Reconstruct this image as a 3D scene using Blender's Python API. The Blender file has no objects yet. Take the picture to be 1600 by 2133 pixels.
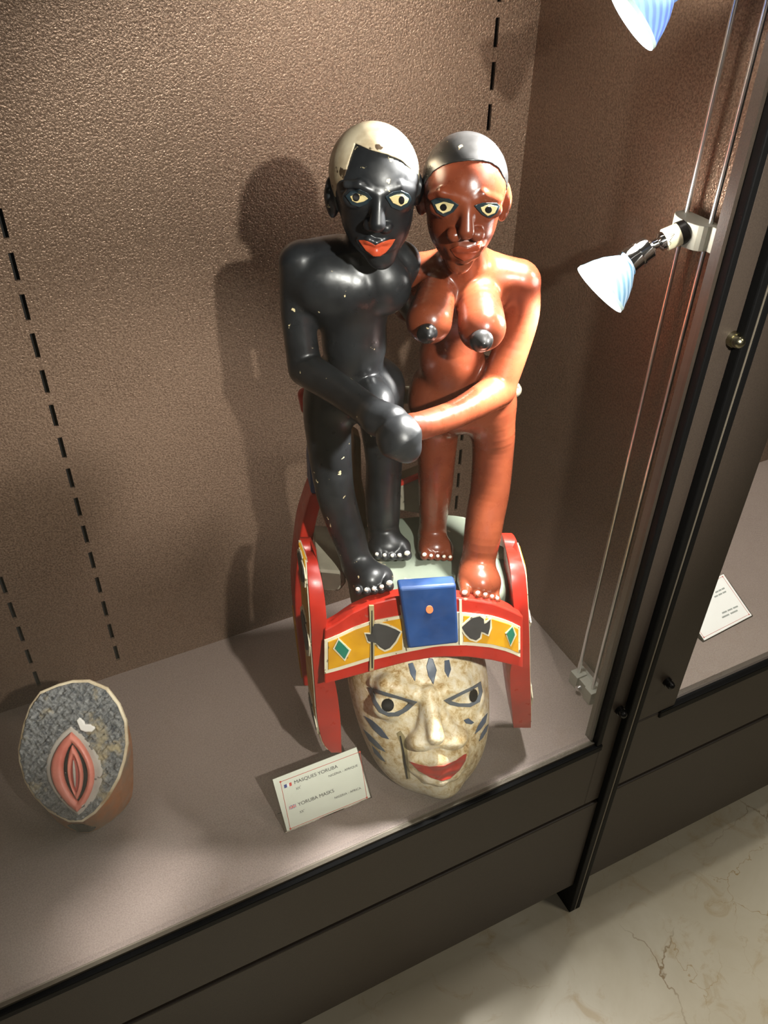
import bpy, bmesh, math, random
import numpy as np
from mathutils import Vector, Matrix

random.seed(4)
rng = np.random.default_rng(7)
U = 0.45                                    # metres per layout unit (case depth = 1 unit)
sc = bpy.context.scene
col = sc.collection

# ------------------------------------------------------------------ camera
F_PX, YAW, PITCH, ROLL = 1785.0, 0.4698, 0.6726, -0.0188
CAM = np.array([-1.6186, -1.2792, 2.4284])
def cam_axes():
    fwd = np.array([math.sin(YAW)*math.cos(PITCH), math.cos(YAW)*math.cos(PITCH), -math.sin(PITCH)])
    right = np.array([math.cos(YAW), -math.sin(YAW), 0.0])
    down = np.cross(fwd, right)
    r = math.cos(ROLL)*right + math.sin(ROLL)*down
    d = -math.sin(ROLL)*right + math.cos(ROLL)*down
    return np.array([r, d, fwd])
CR = cam_axes()
cd = bpy.data.cameras.new('camera')
cam = bpy.data.objects.new('camera', cd); col.objects.link(cam)
cd.sensor_fit = 'VERTICAL'; cd.sensor_height = 36.0
cd.lens = F_PX/2133.0*36.0
cd.clip_start = 0.01; cd.clip_end = 50
M = Matrix.Identity(4)
for i in range(3):
    M[i][0], M[i][1], M[i][2], M[i][3] = CR[0][i], -CR[1][i], -CR[2][i], CAM[i]*U
cam.matrix_world = M
sc.camera = cam

# ------------------------------------------------------------------ world, room light, exposure
sc.view_settings.view_transform = 'Standard'
sc.view_settings.look = 'None'
sc.view_settings.gamma = 1.0
sc.view_settings.use_curve_mapping = False
sc.view_settings.exposure = 0.0
w = bpy.data.worlds.new('room_air'); sc.world = w; w.use_nodes = True
w.node_tree.nodes['Background'].inputs[0].default_value = (1.0, 0.93, 0.82, 1)
w.node_tree.nodes['Background'].inputs[1].default_value = 0.03

def area(name, loc, target, size, energy, color):
    l = bpy.data.lights.new(name, 'AREA'); l.energy = energy; l.size = size; l.color = color; l.shape = 'DISK'
    o = bpy.data.objects.new(name, l); col.objects.link(o); o.location = loc
    o.rotation_euler = (Vector(target)-Vector(loc)).to_track_quat('-Z', 'Y').to_euler()
    return o
FLOOR = -1.2
# ceiling lights of the gallery room, 2.6 m above its floor; the second is added fill
area('overhead_area_light', (0.30, 0.05, 2.06), (0.30, -0.25, FLOOR*U), 0.18, 14.0, (1.0, 0.93, 0.80))
area('overhead_area_light', (0.9, -1.1, 2.06), (0.6, -0.9, FLOOR*U), 0.4, 9.0, (1.0, 0.93, 0.80))  # added fill lamp, lifts the dark floor strip beside the case
area('overhead_area_light', (-1.6, -1.5, 2.06), (-0.9, 0.1, 0.2), 0.5, 3.0, (1.0, 0.94, 0.84))

def spot(name, loc, target, energy, angle, blend, color, radius=0.012):
    l = bpy.data.lights.new(name, 'SPOT'); l.energy = energy; l.spot_size = math.radians(angle)
    l.spot_blend = blend; l.color = color; l.shadow_soft_size = radius
    o = bpy.data.objects.new(name, l); col.objects.link(o)
    o.location = Vector(loc)*U
    o.rotation_euler = ((Vector(target)-Vector(loc))).to_track_quat('-Z', 'Y').to_euler()
    return o
HALO = (1.0, 0.965, 0.90)
# gallery track spot in front of the case, shining through the glass
spot('gallery_track_spot', (-0.80, -2.1, 2.95), (-0.78, 0.6, 1.2), 122.0, 46, 0.55, HALO, 0.02)

# ------------------------------------------------------------------ pixel helpers (design aid: pixel + real depth -> point)
def ray_w(u, v):
    return CR.T @ np.array([(u-800)/F_PX, (v-1066.5)/F_PX, 1.0])
def on_plane(u, v, ax, val):
    d = ray_w(u, v); k = (val-CAM[ax])/d[ax]
    return CAM+k*d
# sculpture frame: s to the right, t away from the glass, z up
ANG = math.radians(17)
SL = np.array([math.cos(ANG), -math.sin(ANG), 0.0]); SF = np.array([math.sin(ANG), math.cos(ANG), 0.0])
SO = np.array([-0.60, 0.36, 0.0])
SB = np.array([SL, SF, [0, 0, 1.0]])
CL = SB @ (CAM-SO)
def ray_l(u, v): return SB @ ray_w(u, v)
def P(u, v, t):
    d = ray_l(u, v); k = (t-CL[1])/d[1]
    return CL+k*d
def PR(u, v, t, r):
    d = ray_l(u, v); k = (t-CL[1])/d[1]
    return CL+k*d, r*k/F_PX

class Frame:
    """local face frame: X right, Y out of the face, Z up, scaled"""
    def __init__(s, o, yaw, pitch, roll, scale):
        X = np.array([1., 0, 0]); Y = np.array([0, -1., 0]); Z = np.array([0, 0, 1.])
        def rot(v, ax, a):
            return v*math.cos(a)+np.cross(ax, v)*math.sin(a)+ax*(ax@v)*(1-math.cos(a))
        a = math.radians(yaw)                      # + turns the face to the right of the picture
        X, Y = rot(X, Z, a), rot(Y, Z, a)
        a = math.radians(pitch)                    # + looks down
        Y, Z = rot(Y, X, a), rot(Z, X, a)
        a = math.radians(roll)                     # + top leans to the right
        X, Z = rot(X, Y, -a), rot(Z, Y, -a)
        s.o = np.array(o); s.R = np.array([X, Y, Z]); s.k = scale
    def to(s, p): return ((p-s.o) @ s.R.T)/s.k
    def back(s, q): return (np.asarray(q)*s.k) @ s.R + s.o
    def px(s, u, v, y):
        c = s.to(CL[None])[0]; d = (s.R @ ray_l(u, v))/s.k
        return c+d*(y-c[1])/d[1]
    def poly(s, pts, y):
        return np.array([s.px(u, v, y)[[0, 2]] for u, v in pts])

# ------------------------------------------------------------------ materials
def new_mat(name):
    m = bpy.data.materials.new(name); m.use_nodes = True
    nt = m.node_tree; b = nt.nodes['Principled BSDF']
    return m, nt, b
def srgb(r, g, b):
    f = lambda c: ((c/255+0.055)/1.055)**2.4 if c > 10 else c/255/12.92
    return (f(r), f(g), f(b), 1)
def node(nt, typ, **kw):
    n = nt.nodes.new(typ)
    for k, v in kw.items(): setattr(n, k, v)
    return n
def noise(nt, scale, detail=4, rough=0.55, vec=None, dist=0.0):
    n = node(nt, 'ShaderNodeTexNoise'); n.inputs['Scale'].default_value = scale
    n.inputs['Detail'].default_value = detail; n.inputs['Roughness'].default_value = rough
    n.inputs['Distortion'].default_value = dist
    if vec is not None: nt.links.new(vec, n.inputs['Vector'])
    return n
def ramp(nt, src, stops):
    r = node(nt, 'ShaderNodeValToRGB'); nt.links.new(src, r.inputs[0])
    e = r.color_ramp.elements
    while len(e) < len(stops): e.new(0.5)
    for i, (p, c) in enumerate(stops):
        e[i].position = p; e[i].color = c if len(c) == 4 else (*c, 1)
    return r
def mixc(nt, fac, a, b):
    m = node(nt, 'ShaderNodeMix', data_type='RGBA')
    if isinstance(fac, float): m.inputs[0].default_value = fac
    else: nt.links.new(fac, m.inputs[0])
    for i, v in ((6, a), (7, b)):
        if isinstance(v, (tuple, list)): m.inputs[i].default_value = v
        else: nt.links.new(v, m.inputs[i])
    return m.outputs[2]
def objco(nt): return node(nt, 'ShaderNodeTexCoord').outputs['Object']
def bump(nt, b, h, strength, dist):
    n = node(nt, 'ShaderNodeBump'); n.inputs['Strength'].default_value = strength
    n.inputs['Distance'].default_value = dist
    nt.links.new(h, n.inputs['Height']); nt.links.new(n.outputs[0], b.inputs['Normal'])
W, K = (1, 1, 1, 1), (0, 0, 0, 1)

def plain(name, c, rough=0.5, metal=0.0, bumps=None, coat=0.0):
    m, nt, b = new_mat(name)
    b.inputs['Base Color'].default_value = c; b.inputs['Roughness'].default_value = rough
    b.inputs['Metallic'].default_value = metal; b.inputs['Coat Weight'].default_value = coat
    if bumps:
        n = noise(nt, bumps[0], 3, 0.5, objco(nt)); bump(nt, b, n.outputs[0], bumps[1], bumps[2])
    return m
def painted(name, c1, c2, chip=None, rough=0.35, chip_at=0.72, chip_scale=60, var=18, spots=(), bump_d=0.0006, chip_blobs=None):
    """oil paint on carved wood: uneven tone, scuffs, chips down to a lighter ground"""
    m, nt, b = new_mat(name); co = objco(nt)
    n1 = noise(nt, var, 5, 0.6, co)
    base = mixc(nt, ramp(nt, n1.outputs[0], [(0.35, K), (0.7, W)]).outputs[0], c1, c2)
    if chip:
        n2 = noise(nt, chip_scale, 3, 0.5, co)
        n3 = noise(nt, 9, 2, 0.5, co)
        ad = node(nt, 'ShaderNodeMath', operation='MULTIPLY_ADD'); nt.links.new(n3.outputs[0], ad.inputs[0])
        ad.inputs[1].default_value = 0.35; nt.links.new(n2.outputs[0], ad.inputs[2])
        base = mixc(nt, ramp(nt, ad.outputs[0], [(chip_at+0.13, K), (chip_at+0.15, W)]).outputs[0], base, chip)
        for (p, r, th) in (chip_blobs or ()):
            vd = node(nt, 'ShaderNodeVectorMath', operation='DISTANCE'); nt.links.new(co, vd.inputs[0]); vd.inputs[1].default_value = p
            ms = node(nt, 'ShaderNodeMapRange'); nt.links.new(vd.outputs['Value'], ms.inputs[0])
            ms.inputs[1].default_value = 0.0; ms.inputs[2].default_value = r; ms.inputs[3].default_value = 0.3; ms.inputs[4].default_value = -0.3
            nb = noise(nt, 90, 4, 0.6, co)
            sm = node(nt, 'ShaderNodeMath', operation='ADD'); nt.links.new(ms.outputs[0], sm.inputs[0]); nt.links.new(nb.outputs[0], sm.inputs[1])
            base = mixc(nt, ramp(nt, sm.outputs[0], [(th, K), (th+0.02, W)]).outputs[0], base, chip)
    nt.links.new(base, b.inputs['Base Color'])
    n4 = noise(nt, 45, 4, 0.6, co)
    r = ramp(nt, n4.outputs[0], [(0.3, (rough*0.75,)*3), (0.75, (min(1, rough*1.45),)*3)])
    nt.links.new(r.outputs[0], b.inputs['Roughness'])
    n5 = noise(nt, 70, 3, 0.5, co)
    bump(nt, b, n5.outputs[0], 0.35, bump_d)
    return m

def hammered(name, c1, c2, scale, strength, rough, metal=0.35):
    m, nt, b = new_mat(name); co = objco(nt)
    n = noise(nt, scale, 2, 0.5, co, 0.6)
    big = noise(nt, 5, 3, 0.5, co)
    base = mixc(nt, ramp(nt, n.outputs[0], [(0.38, K), (0.62, W)]).outputs[0], c1, c2)
    base2 = mixc(nt, ramp(nt, big.outputs[0], [(0.4, K), (0.75, (0.35,)*3)]).outputs[0], base, c2)
    nt.links.new(base2, b.inputs['Base Color'])
    b.inputs['Roughness'].default_value = rough; b.inputs['Metallic'].default_value = metal
    bump(nt, b, n.outputs[0], strength, 0.0012)
    return m

MAT = {}
MAT['wall'] = hammered('brown_hammered_paint', srgb(100, 80, 66), srgb(136, 113, 95), 400, 0.8, 0.34, 0.55)
MAT['shelf'] = hammered('brown_grey_stippled_paint', srgb(118, 104, 97), srgb(136, 122, 114), 520, 0.25, 0.48, 0.1)
MAT['frame'] = hammered('dark_brown_frame_paint', srgb(60, 51, 44), srgb(70, 60, 51), 700, 0.12, 0.5, 0.1)
MAT['slot'] = plain('slot_shade', srgb(16, 13, 11), 0.9)  # near-black standing in for the shade inside the slots
MAT['slot_edge'] = plain('bare_steel_edge', srgb(190, 185, 175), 0.4, 0.6)
MAT['rubber'] = plain('rubber_and_shade_black', srgb(8, 8, 8), 0.6, 0, (220, 0.3, 0.001)); MAT['rubber'].node_tree.nodes['Principled BSDF'].inputs['Specular IOR Level'].default_value = 0.2
MAT['trim'] = plain('pale_edge', srgb(120, 112, 98), 0.4, 0.3)
MAT['steel'] = plain('polished_steel', srgb(235, 235, 235), 0.28, 1.0)
MAT['chrome'] = plain('chrome', srgb(225, 225, 225), 0.08, 1.0)
MAT['nickel'] = plain('nickel_nut', srgb(150, 145, 120), 0.25, 1.0)
MAT['blackbolt'] = plain('blackened_bolt', srgb(22, 20, 18), 0.35, 0.2)
MAT['clamp'] = plain('grey_plastic', srgb(160, 160, 148), 0.5)
MAT['ceramic'] = plain('cream_ceramic', srgb(222, 214, 182), 0.45)
MAT['ink'] = plain('black_ink', srgb(45, 44, 44), 0.7)
MAT['card'] = plain('card_paper', srgb(216, 219, 202), 0.6)
MAT['red_ink'] = plain('red_ink', srgb(190, 70, 50), 0.7)
MAT['flag_blue'] = plain('flag_blue_ink', srgb(58, 70, 130), 0.7)
MAT['flag_red'] = plain('flag_red_ink', srgb(205, 65, 55), 0.7)
MAT['flag_white'] = plain('flag_white_ink', srgb(235, 235, 230), 0.7)

m, nt, b = new_mat('clear_acrylic'); MAT['acrylic'] = m
b.inputs['Base Color'].default_value = (0.95, 0.97, 0.95, 1); b.inputs['Roughness'].default_value = 0.03
b.inputs['Transmission Weight'].default_value = 1.0; b.inputs['IOR'].default_value = 1.3
def pane_glass(name, tint):
    m = bpy.data.materials.new(name); m.use_nodes = True; nt = m.node_tree; nt.nodes.clear()
    out = node(nt, 'ShaderNodeOutputMaterial'); mx = node(nt, 'ShaderNodeMixShader')
    tr = node(nt, 'ShaderNodeBsdfTransparent'); tr.inputs[0].default_value = tint
    gl = node(nt, 'ShaderNodeBsdfGlossy'); gl.inputs['Roughness'].default_value = 0.02
    ge = node(nt, 'ShaderNodeNewGeometry')
    dp = node(nt, 'ShaderNodeVectorMath', operation='DOT_PRODUCT'); nt.links.new(ge.outputs['Incoming'], dp.inputs[0]); nt.links.new(ge.outputs['Normal'], dp.inputs[1])
    ab = node(nt, 'ShaderNodeMath', operation='ABSOLUTE'); nt.links.new(dp.outputs['Value'], ab.inputs[0])
    su = node(nt, 'ShaderNodeMath', operation='SUBTRACT'); su.inputs[0].default_value = 1.0; nt.links.new(ab.outputs[0], su.inputs[1])
    pw = node(nt, 'ShaderNodeMath', operation='POWER'); nt.links.new(su.outputs[0], pw.inputs[0]); pw.inputs[1].default_value = 5
    ma = node(nt, 'ShaderNodeMath', operation='MULTIPLY_ADD'); nt.links.new(pw.outputs[0], ma.inputs[0]); ma.inputs[1].default_value = 0.9; ma.inputs[2].default_value = 0.035
    nt.links.new(ma.outputs[0], mx.inputs[0]); nt.links.new(tr.outputs[0], mx.inputs[1]); nt.links.new(gl.outputs[0], mx.inputs[2])
    nt.links.new(mx.outputs[0], out.inputs[0]); return m
MAT['glass'] = pane_glass('vitrine_glass', (0.985, 0.99, 0.985, 1))

def marble():
    m, nt, b = new_mat('cream_marble'); co = objco(nt)
    a = noise(nt, 3.2, 6, 0.62, co, 0.6); c = noise(nt, 14, 6, 0.65, co, 1.2)
    base = mixc(nt, ramp(nt, a.outputs[0], [(0.3, K), (0.72, W)]).outputs[0], srgb(196, 184, 158), srgb(220, 212, 192))
    base = mixc(nt, ramp(nt, c.outputs[0], [(0.56, K), (0.74, (0.6,)*3)]).outputs[0], base, srgb(176, 146, 92))
    # thin veins and cracks
    for sc_, w_, cc in ((2.1, 0.0035, srgb(140, 112, 70)), (5.0, 0.0035, srgb(172, 142, 92))):
        nn = noise(nt, 6, 5, 0.6, co)
        ad = mixc(nt, 0.12, co, nn.outputs['Color'])
        v = node(nt, 'ShaderNodeTexVoronoi', feature='DISTANCE_TO_EDGE'); v.inputs['Scale'].default_value = sc_
        nt.links.new(ad, v.inputs['Vector'])
        mk = noise(nt, 4, 2, 0.5, co)
        r1 = ramp(nt, v.outputs['Distance'], [(0.0, W), (w_, K)])
        r2 = ramp(nt, mk.outputs[0], [(0.45, K), (0.6, W)])
        mu = node(nt, 'ShaderNodeMath', operation='MULTIPLY'); nt.links.new(r1.outputs[0], mu.inputs[0]); nt.links.new(r2.outputs[0], mu.inputs[1])
        base = mixc(nt, mu.outputs[0], base, cc)
    nt.links.new(base, b.inputs['Base Color']); b.inputs['Roughness'].default_value = 0.28
    return m
MAT['marble'] = marble()

# ------------------------------------------------------------------ mesh helpers
def link(o, parent=None):
    col.objects.link(o)
    if parent is not None: o.parent = parent
    return o
def mesh_obj(name, v, f, mat, parent=None, smooth=False):
    me = bpy.data.meshes.new(name)
    me.from_pydata([tuple(map(float, x)) for x in v], [], [tuple(map(int, q)) for q in f])
    me.materials.append(mat); me.validate(); me.update()
    if smooth: me.polygons.foreach_set('use_smooth', [True]*len(me.polygons))
    return link(bpy.data.objects.new(name, me), parent)
def bm_obj(name, bm, mat, parent=None, smooth=False):
    bmesh.ops.recalc_face_normals(bm, faces=bm.faces)
    me = bpy.data.meshes.new(name); bm.to_mesh(me); bm.free(); me.materials.append(mat)
    if smooth: me.polygons.foreach_set('use_smooth', [True]*len(me.polygons))
    return link(bpy.data.objects.new(name, me), parent)
def empty(name, loc, rz=0.0, label=None, cat=None):
    o = bpy.data.objects.new(name, None); o.location = loc; o.rotation_euler = (0, 0, rz); o.empty_display_size = 0.05
    if label: o['label'] = label
    if cat: o['category'] = cat
    return link(o)
def bevel(o, w, seg=2, angle=40):
    md = o.modifiers.new('bevel', 'BEVEL'); md.width = w; md.segments = seg; md.limit_method = 'ANGLE'; md.angle_limit = math.radians(angle)
    return o
def add_box(bm, x0, x1, y0, y1, z0, z1):
    vs = [bm.verts.new((x*U, y*U, z*U)) for z in (z0, z1) for y in (y0, y1) for x in (x0, x1)]
    for q in ((0, 1, 3, 2), (4, 6, 7, 5), (0, 4, 5, 1), (2, 3, 7, 6), (0, 2, 6, 4), (1, 5, 7, 3)):
        bm.faces.new([vs[i] for i in q])
def box(name, mat, parent, x0, x1, y0, y1, z0, z1, bw=0.0):
    bm = bmesh.new(); add_box(bm, x0, x1, y0, y1, z0, z1)
    o = bm_obj(name, bm, mat, parent)
    if bw: bevel(o, bw)
    return o
def tube(name, mat, parent, pts, radii, seg=20, caps=True, smooth=True):
    """lathe along a polyline (points in layout units), one radius per point"""
    pts = [np.array(p, float) for p in pts]; v = []; f = []
    ax = pts[-1]-pts[0]; ax /= np.linalg.norm(ax)
    ref = np.array([0, 0, 1.]) if abs(ax[2]) < 0.9 else np.array([1., 0, 0])
    e1 = np.cross(ax, ref); e1 /= np.linalg.norm(e1); e2 = np.cross(ax, e1)
    for p, r in zip(pts, radii):
        for i in range(seg):
            a = 2*math.pi*i/seg; v.append((p+r*(math.cos(a)*e1+math.sin(a)*e2))*U)
    n = len(pts)
    for j in range(n-1):
        for i in range(seg):
            k = (i+1) % seg; f.append((j*seg+i, j*seg+k, (j+1)*seg+k, (j+1)*seg+i))
    if caps: f.append(tuple(range(seg))[::-1]); f.append(tuple((n-1)*seg+i for i in range(seg)))
    bm = bmesh.new(); bv = [bm.verts.new(x) for x in v]
    for q in f: bm.faces.new([bv[i] for i in q])
    o = bm_obj(name, bm, mat, parent, smooth)
    if smooth: 
        md = o.modifiers.new('edges', 'EDGE_SPLIT'); md.split_angle = math.radians(40)
    return o

# ------------------------------------------------------------------ signed-distance carving
def cap(p, a, b, ra, rb):
    a = np.asarray(a, np.float32); b = np.asarray(b, np.float32); ba = b-a
    pa = p-a; h = np.clip(pa@ba/max(float(ba@ba), 1e-12), 0, 1)
    return np.sqrt(((pa-h[:, None]*ba)**2).sum(1))-(ra+(rb-ra)*h)
def ell(p, c, r):
    q = (p-np.asarray(c, np.float32)); r = np.asarray(r, np.float32)
    k0 = np.sqrt(((q/r)**2).sum(1)); k1 = np.sqrt(((q/(r*r))**2).sum(1))+1e-9
    return k0*(k0-1)/k1
def smin(a, b, k):
    if k <= 0: return np.minimum(a, b)
    h = np.maximum(k-np.abs(a-b), 0)/k
    return np.minimum(a, b)-h*h*k*0.25
def smax(a, b, k): return -smin(-a, -b, k)
def poly_sd(P2, V):
    """signed distance to a 2-D polygon"""
    n = len(V); d = ((P2-V[0])**2).sum(1); s = np.ones(len(P2), np.float32)
    j = n-1
    for i in range(n):
        e = V[j]-V[i]; w_ = P2-V[i]
        b_ = w_-e*np.clip((w_@e)/max(float(e@e), 1e-14), 0, 1)[:, None]
        d = np.minimum(d, (b_**2).sum(1))
        c1 = P2[:, 1] >= V[i][1]; c2 = P2[:, 1] < V[j][1]; c3 = e[0]*w_[:, 1] > e[1]*w_[:, 0]
        fl = (c1 & c2 & c3) | (~c1 & ~c2 & ~c3)
        s = np.where(fl, -s, s); j = i
    return s*np.sqrt(d)
def polygonise(sdf, lo, hi, h, stride=4):
    """sparse surface nets"""
    lo = np.asarray(lo, float); n = (np.ceil((np.asarray(hi, float)-lo)/(h*stride)).astype(int))
    nf = n*stride+1
    ax = [lo[i]+np.arange(n[i]+1)*h*stride for i in range(3)]
    G = np.stack(np.meshgrid(*ax, indexing='ij'), -1).reshape(-1, 3).astype(np.float32)
    C = sdf(G).reshape(n+1)
    near = np.abs(C) < h*stride*1.9
    D = np.repeat(np.repeat(np.repeat(C[:-1, :-1, :-1], stride, 0), stride, 1), stride, 2)
    D = np.pad(D, ((0, 1),)*3, mode='edge').astype(np.float32)
    act = near[:-1, :-1, :-1].copy()
    for dx in (0, 1):
        for dy in (0, 1):
            for dz in (0, 1):
                act |= near[dx:dx+n[0], dy:dy+n[1], dz:dz+n[2]]
    A = np.repeat(np.repeat(np.repeat(act, stride, 0), stride, 1), stride, 2)
    A = np.pad(A, ((0, 1),)*3, mode='edge')
    A[1:] |= A[:-1].copy(); A[:, 1:] |= A[:, :-1].copy(); A[:, :, 1:] |= A[:, :, :-1].copy()
    I = np.argwhere(A)
    D[A] = np.concatenate([sdf((lo+c*h).astype(np.float32)) for c in np.array_split(I, max(1, len(I)//200000))])
    S = D < 0
    cnt = sum(S[a:nf[0]-1+a, b_:nf[1]-1+b_, c:nf[2]-1+c].astype(np.int8) for a in (0, 1) for b_ in (0, 1) for c in (0, 1))
    cell = np.argwhere((cnt > 0) & (cnt < 8))
    idx = -np.ones(nf-1, np.int64); idx[tuple(cell.T)] = np.arange(len(cell))
    acc = np.zeros((len(cell), 3)); num = np.zeros(len(cell))
    corners = [(a, b_, c) for a in (0, 1) for b_ in (0, 1) for c in (0, 1)]
    for i, ca in enumerate(corners):
        for cb in corners[i+1:]:
            if sum(x != y for x, y in zip(ca, cb)) != 1: continue
            va = D[tuple((cell+ca).T)]; vb = D[tuple((cell+cb).T)]
            x = (va < 0) != (vb < 0)
            t = np.where(x, va/np.where(x, va-vb, 1), 0)
            pt = np.array(ca)+t[:, None]*(np.array(cb)-np.array(ca))
            acc[x] += pt[x]; num[x] += 1
    V = lo+(cell+acc/num[:, None])*h
    quads = []
    for a in range(3):
        b_, c = (a+1) % 3, (a+2) % 3
        sl0 = [slice(1, nf[i]-1) for i in range(3)]; sl0[a] = slice(0, nf[a]-1)
        sl1 = list(sl0); sl1[a] = slice(1, nf[a])
        s0, s1 = S[tuple(sl0)], S[tuple(sl1)]
        E = np.argwhere(s0 != s1)
        if not len(E): continue
        flip = s0[tuple(E.T)]
        off = np.ones(3, int); off[a] = 0
        B = E+off
        def at_(db, dc):
            q = B.copy(); q[:, b_] -= db; q[:, c] -= dc
            return idx[tuple(q.T)]
        Q = np.stack([at_(1, 1), at_(0, 1), at_(0, 0), at_(1, 0)], 1)
        Q[~flip] = Q[~flip][:, ::-1]
        quads.append(Q)
    return V, (np.concatenate(quads) if quads else np.zeros((0, 4), int))
def carve(name, sdf, lo, hi, h, mat, parent, smooth=True):
    V, Q = polygonise(sdf, lo, hi, h)
    def grad(X):
        e = h*0.6
        return np.stack([(sdf((X+np.eye(3)[i]*e).astype(np.float32))-sdf((X-np.eye(3)[i]*e).astype(np.float32)))/(2*e) for i in range(3)], 1)
    g = grad(V); st = sdf(V.astype(np.float32)).astype(float)[:, None]*g/np.maximum((g*g).sum(1), 0.25)[:, None]
    ln = np.linalg.norm(st, axis=1, keepdims=True); V = V-st*np.minimum(1, 0.6*h/np.maximum(ln, 1e-9))
    g = grad(V); N = g/np.maximum(np.linalg.norm(g, axis=1, keepdims=True), 1e-9)
    Q = Q[(Q >= 0).all(1)]
    me = bpy.data.meshes.new(name)
    me.vertices.add(len(V)); me.vertices.foreach_set('co', (V*U).astype(np.float32).ravel())
    me.loops.add(len(Q)*4); me.loops.foreach_set('vertex_index', Q.astype(np.int32).ravel())
    me.polygons.add(len(Q)); me.polygons.foreach_set('loop_start', np.arange(0, len(Q)*4, 4, dtype=np.int32))
    me.polygons.foreach_set('use_smooth', np.ones(len(Q), bool) if smooth else np.zeros(len(Q), bool))
    me.materials.append(mat); me.update(calc_edges=True); me.validate()
    if smooth and len(me.vertices) == len(N): me.normals_split_custom_set_from_vertices(N.tolist())
    return link(bpy.data.objects.new(name, me), parent)

# ------------------------------------------------------------------ the gallery floor
bm = bmesh.new()
for x0, x1 in ((-4.2, -1.4), (-1.4, 1.4), (1.4, 4.2)):
    pass
add_box(bm, -5, 6, -7, 1.4, FLOOR-0.06, FLOOR)
o = bm_obj('floor', bm, MAT['marble']); o['kind'] = 'structure'

# ------------------------------------------------------------------ display cases
TOP = 2.95
def perforated_back(name, parent, x0, x1, cols, zmax):
    """steel back panel with real punched slots"""
    z1s, pitch, ln, hw = 0.070, 0.1108, 0.0735, 0.0065
    xs = sorted({x0, x1, *[c-hw for c in cols], *[c+hw for c in cols]})
    zs = [0.0]; z = z1s; slots = []
    while z+ln < zmax-0.02:
        zs += [z, z+ln]; slots.append((z, z+ln)); z += pitch
    zs.append(zmax)
    bm = bmesh.new(); vv = {}
    def V_(x, y, z):
        k = (round(x, 5), round(y, 5), round(z, 5))
        if k not in vv: vv[k] = bm.verts.new((x*U, y*U, z*U))
        return vv[k]
    for i in range(len(xs)-1):
        iscol = any(abs((xs[i]+xs[i+1])/2-c) < 1e-4 for c in cols)
        for j in range(len(zs)-1):
            a, b_, c, d = xs[i], xs[i+1], zs[j], zs[j+1]
            if iscol and j % 2 == 1 and j < len(zs)-1:
                for (p, q) in (((a, c), (b_, c)), ((b_, c), (b_, d)), ((b_, d), (a, d)), ((a, d), (a, c))):
                    bm.faces.new([V_(p[0], 1, p[1]), V_(q[0], 1, q[1]), V_(q[0], 1.008, q[1]), V_(p[0], 1.008, p[1])])
            else:
                bm.faces.new([V_(a, 1, c), V_(b_, 1, c), V_(b_, 1, d), V_(a, 1, d)])
    panel = bm_obj(name, bm, MAT['wall'], parent)
    box('slot_shade_sheet', MAT['slot'], panel, x0, x1, 1.03, 1.05, 0, zmax)  # dark sheet added so the slots read as shaded
    return panel

case = empty('display_case', (0, 0, FLOOR*U), 0,
             'large brown metal museum display case with glass front holding the carved figures', 'display case')
case_parts = []
def cp(o): case_parts.append(o); return o
cp(perforated_back('back_panel', None, -2.7, 0.0, [-1.80, -1.525, -0.138], TOP))
cp(box('side_panel', MAT['wall'], None, 0.0, 0.012, 0.03, 1.05, -0.4, TOP))
cp(box('side_panel', MAT['wall'], None, -2.72, -2.70, 0.0, 1.05, -0.4, TOP))
cp(box('canopy', MAT['frame'], None, -2.72, 0.012, 0.0, 1.05, TOP, TOP+0.03))
cp(box('shelf', MAT['shelf'], None, -2.70, 0.0, 0.014, 1.0, -0.03, 0.0))
cp(box('glass_pane', MAT['glass'], None, -2.7, -0.138, 0.0, 0.010, 0.0, TOP))
g = cp(box('glass_edge_strip', MAT['trim'], None, -2.7, -0.144, -0.002, 0.014, -0.010, -0.001))
cp(box('gasket', MAT['rubber'], None, -2.7, -0.120, -0.018, 0.010, -0.040, -0.010, 0.002))
cp(box('gasket', MAT['rubber'], None, -0.146, -0.124, -0.014, 0.012, -0.010, TOP, 0.002))
cp(box('stile_return', MAT['frame'], None, -0.156, -0.142, 0.012, 0.040, 0.0, TOP))
cp(box('stile', MAT['frame'], None, -0.124, -0.058, -0.010, 0.04, -0.375, TOP, 0.0015))
cp(box('stile_cover', MAT['frame'], None, -0.142, -0.001, 0.012, 0.03, -0.375, TOP))
cp(box('bottom_rail', MAT['frame'], None, -2.7, -0.123, -0.010, 0.04, -0.375, -0.040, 0.0015))
cp(box('groove_shade', MAT['rubber'], None, -2.7, -0.058, 0.004, 0.04, -0.392, -0.375))  # black strip standing in for the shadow line of the groove
cp(box('kick_panel', MAT['frame'], None, -2.7, -0.058, -0.014, 0.04, -1.0, -0.392, 0.0025))
fin = cp(box('joint_fin', MAT['rubber'], None, -0.058, -0.032, -0.035, 0.13, FLOOR, TOP, 0.002))
cp(box('joint_highlight', MAT['trim'], None, -0.032, -0.026, -0.034, 0.02, FLOOR, TOP))  # pale strip standing in for the highlight along the joint's corner
cp(box('joint_fin', MAT['rubber'], None, -0.026, -0.002, -0.035, 0.13, FLOOR, TOP, 0.002))
def bolt(mat, c, r, parent=None):
    c = np.array(c)
    return tube('cap_bolt', mat, parent, [c, c+(0, -.012, 0), c+(0, -.012, 0), c+(0, -.024, 0), c+(0, -.032, 0), c+(0, -.036, 0)],
                [r*1.2, r*1.2, r, r, r*0.7, r*0.2], 16)
q = on_plane(1293, 1482, 1, -0.02); cp(bolt(MAT['blackbolt'], (q[0], -0.010, q[2]), 0.014))
q = on_plane(1538, 712, 1, -0.03); cp(bolt(MAT['nickel'], (q[0], -0.010, q[2]), 0.016))
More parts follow.
